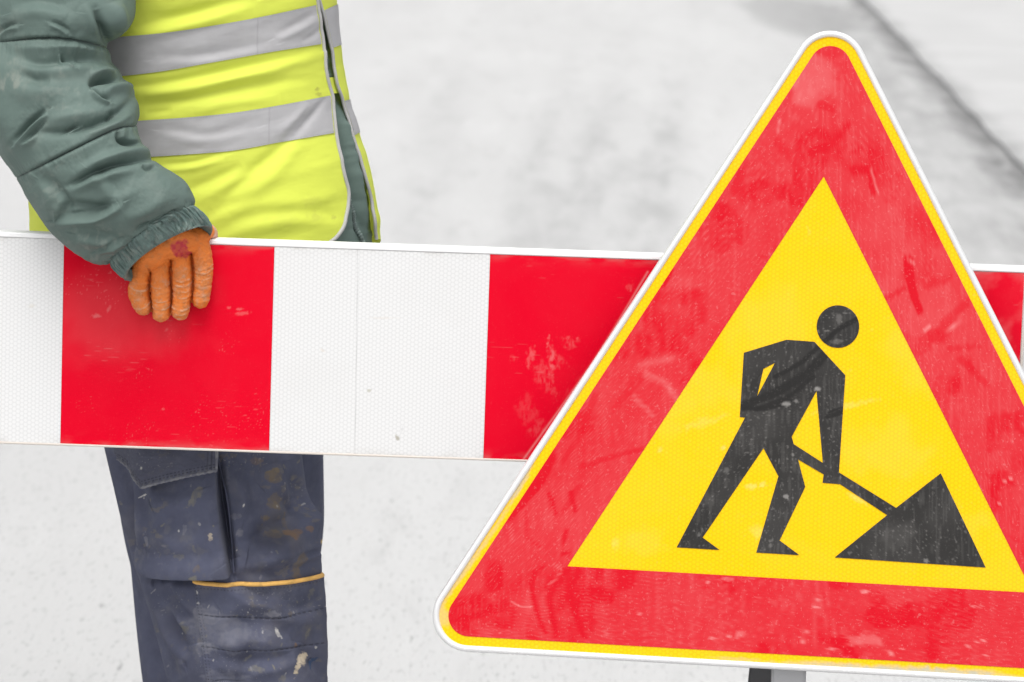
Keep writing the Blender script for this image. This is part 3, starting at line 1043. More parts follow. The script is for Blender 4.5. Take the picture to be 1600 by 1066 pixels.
VF = [  # folds of the vest, photo px
    ([(205, 52), (260, 40), (330, 22), (400, 2)], 12, .0050, 'f'), ([(225, 30), (300, 18), (360, 0)], 9, -.0030, 'g'),
    ([(190, 140), (250, 137), (330, 122), (430, 100), (500, 82)], 10, .0040, 'f'),
    ([(205, 168), (280, 158), (345, 143), (420, 130), (490, 122)], 9, -.0052, 'g'), ([(220, 150), (300, 141), (380, 121), (440, 112)], 8, .0045, 'g'),
    ([(300, 176), (370, 160), (440, 152)], 9, .0035, 'g'), ([(225, 178), (270, 172)], 6, -.003, 'g'),
    ([(462, 212), (485, 184), (508, 152)], 6, -.0036, 'g'), ([(440, 205), (465, 182), (480, 160)], 7, .0030, 'g'),
    ([(330, 330), (395, 268), (440, 230), (475, 190)], 11, -.0055, 'g'), ([(355, 335), (420, 280), (470, 225)], 13, .0048, 'g'),
    ([(285, 300), (330, 283), (380, 257)], 9, -.0050, 'g'), ([(300, 320), (350, 292), (395, 268)], 9, .0040, 'g'),
    ([(310, 348), (355, 322), (410, 305)], 9, -.0038, 'g'), ([(255, 262), (300, 258), (350, 244)], 7, .0032, 'f'),
    ([(330, 372), (400, 345), (480, 338), (535, 345)], 14, .0040, 'f'), ([(400, 322), (470, 318), (530, 300)], 12, .0030, 'g'),
    ([(250, 205), (320, 215), (400, 200)], 10, .0018, 'f'), ([(240, 95), (330, 90), (430, 70)], 10, .0018, 'f'),
    ([(430, 60), (470, 40), (495, 25)], 8, .0022, 'f'), ([(505, 40), (490, 55), (470, 66)], 5, -.002, 'g')]


def vest_disp(px, py, t, v):
    f = front(t)
    s = strokes(px, py, VF) * f * (0.8 - 0.2 * sstep(250, 330, py))
    n = .0026 * fbm((px + py * 0.5) / 120, (py + px * 0.28) / 46, 4, 2) + .0004 * fbm(px / 30, (py + px * 0.2) / 14, 9, 3)
    return s + n


def jacket_disp(px, py, t, v):
    f = front(t)
    it = [([(530, 165), (545, 230), (560, 300), (572, 372)], 5, .010, 'g'), ([(522, 175), (535, 235), (550, 305), (560, 375)], 4, -.013, 'g'),
          ([(548, 320), (560, 350), (566, 380)], 3, .004, 'f'), ([(535, 190), (552, 215)], 4, .003, 'f')]
    return strokes(px, py, it) * f + .004 * fbm(px / 40, py / 26, 12, 3)


def seams(d, w):
    return np.exp(-(d / w) ** 2)


vest_loft = Loft(TV, np.stack([TL, TV], -1), np.stack([TR, TV], -1), [0.27] * len(TV), TD, vest_disp)
# jacket torso, a little inside the vest
jl = Loft(TV, np.stack([np.array(TL) + 12, TV], -1), np.stack([np.array(TR) - np.interp(TV, [-375, 100, 280, 400], [7, 7, 12, 17]), TV], -1),
          [0.27] * len(TV), np.array(TD) - .019, jacket_disp)
tc = tcols(420, 60)
vv_ = np.concatenate([np.linspace(-374, -10, 60)[:-1], np.linspace(-10, 519, 330)])
T_, V_ = np.meshgrid(tc, vv_)
jacket = grid('jacket', jl.at(T_, V_), M['jacket'], person, closed=True, tint=np.zeros(T_.shape + (4,)))

# vest: one sheet from the near front edge round the back to the far front edge
EY = [-300, -150, 0, 70, 125, 150, 210, 270, 305, 335, 362, 376, 384, 392]
EX = [455, 478, 497, 506, 511, 518, 526, 537, 545, 541, 531, 519, 506, 480]
FY = [-300, -150, 0, 10, 75, 140, 160, 215, 270, 310, 350, 374, 392]
FX = [458, 484, 500, 503, 518, 528, 536, 553, 569, 580, 584, 589, 590]


def vest_R(y):
    return smooth_curve(TV, TR, y), smooth_curve(TV, TL, y)


def t_of(x, y):
    r, l = vest_R(y)
    return np.arccos(np.clip((x - (l + r) / 2) / ((r - l) / 2), -1, 1))


vrow = np.concatenate([np.linspace(-300, -10, 40)[:-1], np.linspace(-10, 392, 350)])
tE = t_of(smooth_curve(EY, EX, vrow), vrow)
vfar = -300 + (vrow + 300) * (674 / 692)
tF = t_of(smooth_curve(FY, FX, vfar), vfar) + 2 * math.pi
w_f = np.linspace(0, 1, 430)
w_b = np.linspace(0, 1, 140)
Tg = np.concatenate([tE[:, None] + (math.pi + 0.2 - tE[:, None]) * w_f, math.pi + 0.2 + (2 * math.pi - 0.5 - math.pi - 0.2) * w_b[1:] + 0 * tE[:, None],
                     (2 * math.pi - 0.5) + (tF[:, None] - 2 * math.pi + 0.5) * np.linspace(0, 1, 60)[1:]], 1)
Vg = vrow[:, None] + (vfar - vrow)[:, None] * sstep(2 * math.pi - 0.5, 2 * math.pi + 0.1, Tg)
vt = np.zeros(Tg.shape + (4,))
vpx, vpy = vest_loft.flat(Tg, Vg)
for i, (x, y, rx, ry, am) in enumerate(((495, 140, 3, 3, .5), (497, 147, 4, 3, .5), (492, 338, 9, 7, .2), (522, 340, 3, 3, .3), (488, 315, 12, 9, .14),
                                        (440, 345, 20, 10, .1))):
    over(vt, am * front(Tg) * blob(vpx, vpy, x, y, rx, ry, 0, .5, .7, 200 + i), (0.35, 0.33, 0.08))
vest = grid('hi_vis_vest', vest_loft.at(Tg, Vg), M['vest'], person, tint=vt)


def edge_tube(name, ky, kx, y0, y1, wrap, r, off, mat, parent):
    y = np.linspace(y0, y1, 260)
    t = t_of(smooth_curve(ky, kx, y), y) + wrap
    p = vest_loft.at(t, y, off)
    return grid(name, tube(p, r, 10), mat, parent, closed=True)


edge_tube('edge_binding', EY, EX, -300, 391, 0, .0027, .0006, M['piping'], vest)
edge_tube('edge_binding', FY, FX, -300, 374, 0, .0023, .0006, M['piping'], vest)


def band(name, x0k, ytop, ybot, t0fn, t1fn, n, off=0.0012):
    """strip of tape following the vest; ytop, ybot: functions of photo x"""
    u = np.linspace(0, 1, n)
    rows = np.linspace(0, 1, 50)
    t = np.zeros((50, n))
    y = np.zeros((50, n)) + 100
    for it in range(6):
        a, b = t0fn(y), t1fn(y)
        t = a + (b - a) * u[None]
        r, l = vest_R(y)
        x = (l + r) / 2 + (r - l) / 2 * np.cos(t)
        y = ytop(x) + (ybot(x) - ytop(x)) * rows[:, None]
    tt = np.zeros(t.shape + (4,))
    dark = (0.2, 0.2, 0.2)
    dd = np.minimum(np.abs(rows - 0.03), np.abs(rows - 0.965))[:, None] + 0 * t
    over(tt, 0.35 * np.exp(-(dd / 0.02) ** 2) * (0.4 + 0.6 * (np.sin(x * 1.9) > 0)), dark)
    for xs in x0k:
        over(tt, 0.4 * np.exp(-((x - xs) / 1.0) ** 2), dark)
    over(tt, 0.10 * sstep(0.0, 0.5, fbm(x / 22, y / 12, 31, 4)), (0.3, 0.29, 0.28))
    return grid(name, vest_loft.at(t, y, off), M['band'], vest, tint=tt)


pc_ = lambda k, v: (lambda x: smooth_curve(k, v, np.clip(x, k[0], k[-1])))
E_ = lambda y: t_of(smooth_curve(EY, EX, np.clip(y, -300, 392)) - 3.5, y)
F_ = lambda y: t_of(smooth_curve(FY, FX, np.clip(y, -300, 392)) + 2.5, y)
band('reflective_band', [402], pc_([45, 110, 175, 260, 350, 420, 495], [66, 66, 59, 51, 37, 24, 8]), pc_([45, 110, 180, 250, 330, 420, 508], [124, 126, 120, 112, 98, 82, 68]),
     E_, lambda y: 0 * y + math.pi + 0.9, 460)
band('reflective_band', [420], pc_([45, 120, 215, 300, 360, 430, 518], [196, 196, 189, 183, 177, 166, 149]), pc_([45, 120, 222, 300, 360, 440, 527], [252, 252, 246, 241, 236, 222, 207]),
     E_, lambda y: 0 * y + math.pi + 0.9, 460)
band('reflective_band', [], pc_([500, 516, 532], [20, 12, 5]), pc_([510, 520, 540], [80, 75, 68]), F_, lambda y: 0 * y - 1.6, 120)
band('reflective_band', [], pc_([530, 545, 560], [160, 156, 152]), pc_([550, 560, 575], [214, 208, 202]), F_, lambda y: 0 * y - 1.6, 120)
# fastening strap across the opening
us, rs = np.meshgrid(np.linspace(505, 541, 30), np.linspace(0, 1, 14))
ys_ = 121 + rs * 25 + (us - 515) * -0.05
grid('fastening_strap', vest_loft.at(t_of(us, ys_), ys_, -0.0035), M['vest'], vest, tint=np.zeros(us.shape + (4,)))
# zip of the jacket
y = np.linspace(196, 470, 900)
x = smooth_curve([196, 240, 300, 340, 382, 470], [525, 531, 543, 553, 564, 572], y)
r_, l_ = smooth_curve(jl.v, jl.R[:, 0], y), smooth_curve(jl.v, jl.L[:, 0], y)
p = jl.at(np.arccos((x - (l_ + r_) / 2) / ((r_ - l_) / 2)), y, 0.001)
grid('zip_teeth', tube(p, .0026 + .0010 * np.sign(np.sin(y * 1.75)), 8), M['zip'], jacket, closed=True)

# --- near sleeve
SL = [(-70, -330), (-75, -230), (-62, -120), (-45, -50), (-34, 0), (-28, 36), (-24, 66), (-34, 112), (-32, 165), (-8, 230), (24, 278), (42, 310), (66, 347), (88, 374), (112, 394), (146, 411), (163, 413), (176, 407)]
SR = [(180, -350), (215, -250), (226, -130), (220, -60), (213, -8), (207, 34), (171, 73), (186, 112), (208, 148), (216, 178), (215, 197), (222, 222), (248, 254), (284, 282), (297, 300), (303, 313), (301, 321), (296, 322)]
SYc = [.13, .11, .08, .055, .04, .03, .022, .01, -.005, -.02, -.034, -.042, -.050, -.055, -.057, -.057, -.056, -.056]
SDp = [.10, .105, .105, .10, .10, .10, .090, .095, .095, .09, .080, .074, .068, .061, .055, .048, .042, .034]
SV = np.arange(len(SL), dtype=float)
SF = [  # folds of the sleeve
    ([(-20, 67), (0, 65), (60, 60), (110, 62), (172, 75)], 5, -.0075, 'c'), ([(24, 279), (50, 266), (130, 226), (180, 202), (217, 196)], 5, -.0075, 'c'),
    ([(150, 14), (155, 32), (164, 54), (171, 74)], 7, -.0105, 'g'), ([(178, 2), (184, 25), (186, 50)], 13, .0085, 'g'), ([(130, 5), (143, 30), (150, 52)], 10, .004, 'g'),
    ([(78, 36), (94, 42), (108, 52)], 5, .003, 'f'), ([(-5, 58), (12, 44), (30, 40)], 6, .0035, 'f'), ([(20, 20), (60, 10), (110, 18)], 16, .004, 'f'),
    ([(30, 90), (62, 98), (98, 94), (140, 90), (176, 97)], 9, -.0080, 'g'), ([(20, 76), (70, 76), (125, 76), (170, 88)], 8, .0045, 'g'),
    ([(94, 84), (99, 96), (116, 108)], 4, .0045, 'f'), ([(58, 110), (95, 112), (150, 104)], 12, .0050, 'g'),
    ([(188, 126), (165, 124), (148, 127), (143, 136)], 6, -.013, 'g'), ([(205, 140), (178, 139), (158, 146)], 9, .0085, 'g'), ([(180, 112), (160, 112), (140, 118)], 7, .006, 'g'),
    ([(142, 138), (156, 154), (172, 160)], 5, .0055, 'f'), ([(28, 114), (52, 124), (80, 126)], 11, -.0065, 'g'), ([(10, 140), (50, 145), (100, 140)], 18, .004, 'g'),
    ([(22, 226), (34, 212), (52, 192), (74, 174)], 7, .0075, 'f'), ([(44, 218), (56, 200), (72, 186)], 5, -.006, 'g'), ([(32, 228), (46, 222), (58, 210)], 5, .005, 'g'),
    ([(55, 208), (100, 206), (150, 194), (186, 176), (206, 154)], 8, -.0080, 'g'), ([(70, 188), (120, 180), (165, 172)], 11, .0045, 'g'),
    ([(100, 208), (116, 200), (126, 196)], 4, .004, 'f'), ([(168, 186), (178, 178), (170, 176)], 4, -.004, 'g'), ([(130, 212), (175, 196), (205, 178)], 7, .0042, 'g'),
    ([(104, 291), (120, 284), (150, 268), (192, 253), (246, 247)], 6, -.0100, 'g'), ([(118, 272), (150, 254), (200, 238), (238, 238)], 9, .0065, 'g'),
    ([(108, 300), (130, 290), (165, 276), (215, 264)], 8, .0055, 'g'), ([(184, 205), (186, 218), (200, 224), (219, 226)], 5, -.009, 'g'),
    ([(95, 328), (115, 322), (150, 325), (175, 318)], 10, -.0075, 'g'), ([(84, 346), (118, 342), (150, 338), (190, 318)], 9, .0055, 'f'),
    ([(90, 300), (98, 318), (90, 336)], 10, .0040, 'f'), ([(165, 330), (190, 312), (215, 296)], 12, .0040, 'g'), ([(195, 345), (230, 330), (262, 308)], 12, .0045, 'g'),
    ([(212, 364), (224, 354), (240, 350), (262, 334)], 5, -.0055, 'g'), ([(120, 366), (150, 372), (185, 380)], 12, .004, 'f'), ([(244, 262), (232, 264), (222, 258)], 5, -.006, 'g'),
    ([(60, 280), (80, 300), (84, 330)], 14, .004, 'f'), ([(150, 395), (170, 388), (196, 376)], 6, .003, 'f'), ([(285, 330), (270, 336), (255, 350)], 5, -.005, 'g'),
    ([(140, 265), (165, 285), (180, 310)], 14, .003, 'f')]


def sleeve_disp(px, py, t, v):
    f = sstep(-0.75, -0.15, np.sin(t))
    s = strokes(px, py, [(a, w * 0.85, h * 1.3, k) for a, w, h, k in SF]) * f
    # gathers along the quilting seams and the hem
    for (sv, amp, wd) in ((6.0, .0022, .55), (10.0, .0022, .55), (16.6, .0030, 1.1)):
        q = np.exp(-((v - sv) / wd) ** 2)
        s = s + amp * q * fbm(t * 9 + sv, v * 0.8, 60 + int(sv), 3)
    bk = (1 - f)
    for sv in (6.0, 10.0):
        s = s - .008 * np.exp(-((v - sv) / 0.25) ** 2) * bk
    return s + .0030 * fbm(t * 2.0, v * 0.6, 71, 2) + .0005 * fbm(px / 9, py / 9, 72, 3) * (0.4 + sstep(0, .4, fbm(px / 50, py / 50, 73, 2)))


sl = Loft(SV, SL, SR, SYc, SDp, sleeve_disp, 0.92, [0] * 11 + [0, 0, 2, 4, 6, 7, 6])
sv_ = np.concatenate([np.linspace(0, 3.4, 50)[:-1], np.linspace(3.4, 17, 460)])
T_, V_ = np.meshgrid(tcols(400, 70), sv_)
spx, spy = sl.flat(T_, V_)
stn = np.zeros(T_.shape + (4,))
fr = front(T_)
dust = (0.36, 0.37, 0.33)
over(stn, fr * 0.22 * sstep(0.05, 0.6, fbm(spx / 14, spy / 26, 81, 5)) * blob(spx, spy, 8, 130, 26, 75, -5, .8, .4, 82), (0.45, 0.42, 0.36))
over(stn, fr * 0.20 * sstep(0.0, 0.6, fbm(spx / 9, spy / 9, 83, 5)) * blob(spx, spy, 150, 385, 60, 28, 25, .8, .5, 84), dust)
over(stn, fr * 0.16 * sstep(0.0, 0.6, fbm(spx / 9, spy / 9, 85, 5)) * blob(spx, spy, 80, 290, 34, 40, 0, .8, .5, 86), dust)
over(stn, fr * 0.12 * sstep(0.1, 0.6, fbm(spx / 12, spy / 12, 87, 5)) * blob(spx, spy, 110, 150, 70, 60, 0, .8, .5, 88), dust)
over(stn, 0.06 * sstep(0.1, 0.7, fbm(spx / 30, spy / 30, 89, 5)), dust)
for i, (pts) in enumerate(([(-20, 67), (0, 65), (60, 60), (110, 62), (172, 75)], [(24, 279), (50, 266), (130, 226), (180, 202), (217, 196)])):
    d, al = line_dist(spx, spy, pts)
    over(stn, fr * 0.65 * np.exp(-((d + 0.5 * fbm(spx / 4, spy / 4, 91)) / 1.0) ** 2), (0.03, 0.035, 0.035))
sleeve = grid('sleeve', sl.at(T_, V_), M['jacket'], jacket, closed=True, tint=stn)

# elastic cuff, pleated, turned in at its end
CL = [(160, 401), (172, 406), (180, 420), (192, 433), (196, 436), (200, 432), (196, 418)]
CR = [(288, 316), (301, 320), (316, 334), (328, 352), (331, 357), (327, 357), (312, 346)]
CY = [-.060, -.058, -.055, -.052, -.051, -.051, -.053]
CD = [.034, .040, .038, .036, .034, .030, .028]


def cuff_disp(px, py, t, v):
    q = np.sin(np.clip((v - 0.4) / 3.4, 0, 1) * math.pi) ** 0.5
    ang = t * 13 + 2.0 * fbm(t * 3, v * 0.5, 96, 2)
    return q * 1.7 * (.0032 * fbm(ang, v * 0.30 + t * 1.3, 97, 3) + .0008 * fbm(t * 30, v * 0.8, 98, 2)) - .002 * np.exp(-((v - 0.9) / 0.3) ** 2)


cl_ = Loft(np.arange(7.0), CL, CR, CY, CD, cuff_disp, 1.0, [4, 8, 14, 19, 20, 20, 18])
T_, V_ = np.meshgrid(tcols(330, 60), np.linspace(0, 6, 90))
cpx, cpy = cl_.flat(T_, V_)
ct = np.zeros(T_.shape + (4,))
over(ct, 0.35 * sstep(0.0, 0.6, fbm(cpx / 7, cpy / 7, 99, 4)), (0.26, 0.28, 0.25))
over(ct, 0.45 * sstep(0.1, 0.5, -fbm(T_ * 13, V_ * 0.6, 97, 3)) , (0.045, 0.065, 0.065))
grid('cuff', cl_.at(T_, V_), M['cuff'], jacket, closed=True, tint=ct)

# far sleeve, hanging beyond the body
fs = Loft(np.arange(6.0), [(150, -330), (130, -200), (120, 0), (150, 150), (210, 300), (265, 410)], [(330, -345), (350, -220), (345, -20), (352, 120), (385, 270), (400, 385)],
          [.44, .47, .50, .53, .53, .52], [.09, .1, .095, .09, .08, .05], lambda px, py, t, v: .006 * fbm(t * 3, v * 2.2, 5, 3) - .008 * np.exp(-((np.mod(v + .5, 1.2) - .6) / .12) ** 2))
T_, V_ = np.meshgrid(np.linspace(0, 2 * math.pi, 90, endpoint=False), np.linspace(0, 5, 120))
grid('sleeve', fs.at(T_, V_), M['jacket'], jacket, closed=True, tint=np.zeros(T_.shape + (4,)))

# --- glove: fingers, palm and thumb grown into one skin
FG = [  # photo px, py, world Y, radius m
    [(222, 418, -.034, .0130), (218, 446, -.0300, .0136), (217, 460, -.0285, .0134), (224, 479, -.0265, .0118)],
    [(250, 404, -.037, .0130), (250, 434, -.0330, .0137), (252, 462, -.0290, .0134), (252, 489, -.0268, .0120)],
    [(281, 390, -.038, .0130), (284, 424, -.0340, .0137), (284, 455, -.0295, .0132), (281, 486, -.0268, .0120)],
    [(310, 378, -.036, .0132), (316, 408, -.0320, .0136), (316, 438, -.0285, .0130), (313, 468, -.0266, .0115)]]
TH = [(288, 366, -.036, .0135), (316, 362, -.020, .0115), (327, 364, .004, .0105), (327, 378, .0275, .0105), (322, 400, .0270, .0100)]


def dense(ch, n=7):
    a = np.asarray(ch, float)
    k = np.arange(len(a))
    u = np.linspace(0, len(a) - 1, (len(a) - 1) * n + 1)
    s = np.stack([smooth_curve(k, a[:, i], u) for i in range(4)], -1)
    return np.concatenate([W(s[:, 0], s[:, 1], s[:, 2]), s[:, 3:]], 1)


bm = bmesh.new()


def ball(p, r):
    m = Matrix.Translation(p) @ Matrix.Diagonal((r, r, r, 1))
    bmesh.ops.create_icosphere(bm, subdivisions=3, radius=1.0, matrix=m)


chains = [dense(c, 9) for c in FG]
for c in chains + [dense(TH, 8)]:
    for q in c:
        ball(q[:3], q[3])
wrist = [(236, 392, -.052, .021), (252, 380, -.053, .021), (270, 368, -.052, .020)]
for i, c in enumerate(FG):
    for wq in (wrist[0], wrist[1]) if i < 2 else (wrist[1], wrist[2]):
        for q in dense([wq, tuple(0.5 * (np.array(wq) + np.array(c[0])) + np.array([0, 0, -.004, 0])), c[0]], 7):
            ball(q[:3], q[3] * 0.98)
for a, b in ((0, 1), (1, 2), (2, 3)):
    up = np.array([-4, -10, 0, 0])
    for q in dense([tuple(FG[a][0] + up), tuple(0.5 * (np.array(FG[a][0]) + np.array(FG[b][0])) + up), tuple(FG[b][0] + up)], 5):
        ball(q[:3], q[3] * 0.85)
for q in dense([(262, 378, -.045, .019), (290, 368, -.042, .015), (312, 372, -.036, .0135)], 8):
    ball(q[:3], q[3])
go = bm_obj('work_glove', bm, None)
rm = go.modifiers.new('r', 'REMESH')
rm.mode = 'VOXEL'
rm.voxel_size = 0.0008
sm_ = go.modifiers.new('s', 'SMOOTH')
sm_.factor, sm_.iterations = 0.5, 6
gm = bake(go)
n = len(gm.vertices)
co = np.zeros(n * 3, np.float32)
gm.vertices.foreach_get('co', co)
co = co.reshape(-1, 3).astype(float)
no = np.zeros(n * 3, np.float32)
gm.vertices.foreach_get('normal', no)
no = no.reshape(-1, 3).astype(float)
best = np.full(n, 1e9)
sB, qB, rB, kB = np.zeros(n), np.zeros(n), np.ones(n) * .013, np.zeros(n, int)
dall = np.full((4, n), 1e9)
for k, c in enumerate(chains):
    cum = np.concatenate([[0], np.cumsum(np.linalg.norm(np.diff(c[:, :3], axis=0), axis=1))])
    for i in range(len(c)):
        d = np.linalg.norm(co - c[i, :3], axis=1) - c[i, 3]
        dall[k] = np.minimum(dall[k], d)
        m = d < best
        best[m] = d[m]
        sB[m], rB[m], kB[m] = cum[i], c[i, 3], k
        tdir = c[min(i + 1, len(c) - 1), :3] - c[max(i - 1, 0), :3]
        tdir /= np.linalg.norm(tdir)
        sB[m] += (co[m] - c[i, :3]) @ tdir
        qB[m] = (co[m] - c[i, :3])[:, 0]
disp = np.zeros(n)
fac = sstep(0.3, -0.4, no[:, 1]) * sstep(.006, .001, best)
crest = np.zeros(n)
for k in range(4):
    m = kB == k
    s = sB[m] + .0042 * (qB[m] / rB[m]) ** 2
    s = s - .0042 + .0006 * fbm(qB[m] * 500, s * 200, 11 + k, 2)
    pos, acc = 0.014, np.zeros(m.sum())
    while pos < 0.105:
        a = rng.uniform(.0002, .00110)
        d = s - pos
        acc += a * np.where(d > 0, np.exp(-(d / .0009) ** 2), np.exp(-(d / .0032) ** 2))
        pos += rng.uniform(.0045, .0105)
    disp[m] = 0.85 * acc * fac[m] * (0.5 + 0.5 * sstep(-.4, .3, fbm(co[m][:, 0] * 90, co[m][:, 2] * 60, 4, 3))) * sstep(.010, .022, sB[m])
    crest[m] = acc / .001
disp += .0008 * fbm(co[:, 0] * 200, co[:, 2] * 200, 3, 3) + .0004 * fbm(co[:, 0] * 700, co[:, 2] * 700, 5, 2)
ds_ = np.sort(dall, axis=0)
carve = np.exp(-((ds_[1] - ds_[0]) / .0030) ** 2) * sstep(.004, .016, sB) * sstep(.3, -.2, no[:, 1])
pushed = co + no * disp[:, None]
pushed[:, 1] = np.minimum(pushed[:, 1] + .0095 * carve, np.maximum(co[:, 1], -BT - .001))
gm.vertices.foreach_set('co', pushed.astype(np.float32).ravel())
rel = co - ORG
clc = rel @ M3
gx, gy = 800 + F * clc[:, 0] / -clc[:, 2], 533 - F * clc[:, 1] / -clc[:, 2]
gt = np.zeros((n, 4))
finger = sstep(.012, .03, sB) * sstep(.006, .002, best)
over(gt, 0.30 * finger * sstep(-.5, .5, fbm(gx / 12, gy / 12, 21, 4)), (0.52, 0.23, 0.10))
over(gt, 0.7 * finger * sstep(0.45, 0.9, crest) * sstep(-.4, .3, fbm(gx / 8, gy / 8, 22, 4)), (0.60, 0.36, 0.23))
for i, (x, y, rx, ry, am) in enumerate(((222, 462, 8, 8, .5), (284, 428, 9, 8, .6), (256, 440, 8, 7, .35), (316, 456, 10, 9, .75), (322, 462, 6, 8, .5), (320, 400, 9, 12, .3),
                                        (218, 480, 10, 12, .35), (312, 420, 9, 10, .3), (250, 485, 9, 9, .2), (208, 440, 7, 14, .3))):
    over(gt, 0.6 * am * sstep(-.3, .6, fbm(gx / 6, gy / 6, 240 + i, 4)) * blob(gx, gy, x, y, rx, ry, 0, .6, .8, 220 + i), (0.38, 0.29, 0.23))
over(gt, 0.35 * sstep(0.0, .6, fbm(gx / 10, gy / 10, 26, 5)), (0.36, 0.16, 0.06))
over(gt, 0.30 * finger * sstep(0.1, .5, fbm(gx / 3.5, gy / 3.5, 27, 4)), (0.52, 0.33, 0.22))
over(gt, 0.93 * (0.75 + 0.25 * sstep(-.3, .3, fbm(gx / 4, gy / 4, 28, 3))) * np.maximum(blob(gx, gy, 281, 389, 13, 14, 20, .18, .5, 230), blob(gx, gy, 290, 396, 9, 7, 0, .2, .7, 231)), (0.42, 0.020, 0.045))
back = (no[:, 1] > 0.35) | (clc[:, 2] < -(SD + 0.075))
gt[(gx > 318) & (gy < 376) & (co[:, 1] > -.012)] = (0.55, 0.36, 0.32, 0.75)
set_tint(gm, gt)
gm.materials.append(M['glove'])
go.parent = person

# --- trousers
LV = [540, 620, 700, 760, 820, 860, 885, 905, 950, 1000, 1066, 1160, 1300, 1420, 1520]
NL = [140, 150, 163, 177, 191, 202, 209, 217, 231, 245, 262, 285, 292, 290, 290]
NR = [480, 474, 471, 478, 493, 500, 503, 503, 506, 508, 509, 507, 492, 478, 470]
NY = [.25, .24, .225, .215, .21, .205, .20, .20, .20, .20, .20, .205, .21, .21, .21]
ND = [.13, .128, .125, .122, .12, .118, .115, .112, .110, .106, .102, .10, .095, .09, .088]
z6 = lambda a: [(120 + x * .3621, 680 + y * .3621) for x, y in a]
LF = [
    ([(480, 705), (484, 770), (492, 820), (499, 860)], 10, .004, 'g'), ([(378, 868), (420, 848), (462, 818), (482, 776)], 22, .0075, 'f'), ([(400, 880), (450, 872), (500, 855)], 12, .0065, 'g'),
    ([(365, 905), (430, 890), (500, 868)], 10, -.0035, 'g'), ([(342, 715), (350, 790), (358, 850), (363, 900)], 6, -.014, 'g'), ([(395, 720), (400, 790), (390, 850)], 26, .0045, 'f'),
    ([(180, 715), (197, 760), (206, 830), (214, 885)], 9, -.007, 'g'), ([(240, 920), (262, 965), (285, 1030)], 14, .006, 'f'), ([(262, 915), (280, 960), (296, 1010)], 9, .004, 'g'),
    ([(230, 940), (255, 1000), (275, 1066)], 10, -.005, 'g'), ([(215, 902), (260, 906), (310, 910)], 7, -.006, 'g'), ([(420, 940), (460, 960), (500, 950)], 16, .003, 'f'),
    ([(330, 1000), (390, 985), (450, 1000)], 20, .0035, 'f'), ([(350, 960), (380, 1010), (370, 1060)], 16, .003, 'f'), ([(460, 1010), (480, 1040), (500, 1066)], 14, .003, 'f'),
    ([(310, 960), (380, 966), (440, 964), (505, 950)], 1.6, -.0012, 'g'), ([(322, 1010), (390, 1016), (450, 1012), (505, 1006)], 1.6, -.0010, 'g'),
    ([(330, 1066), (350, 1062), (390, 1066)], 1.6, -.001, 'g'), ([(440, 720), (450, 760), (470, 800)], 16, .004, 'f')]


def leg_disp(px, py, t, v):
    f = front(t)
    return strokes(px, py, LF) * f * 1.8 + (.006 * fbm(px / 80, py / 110, 14, 3) + .0012 * fbm(px / 26, py / 34, 15, 3)) * sstep(0, .6, np.sin(t))


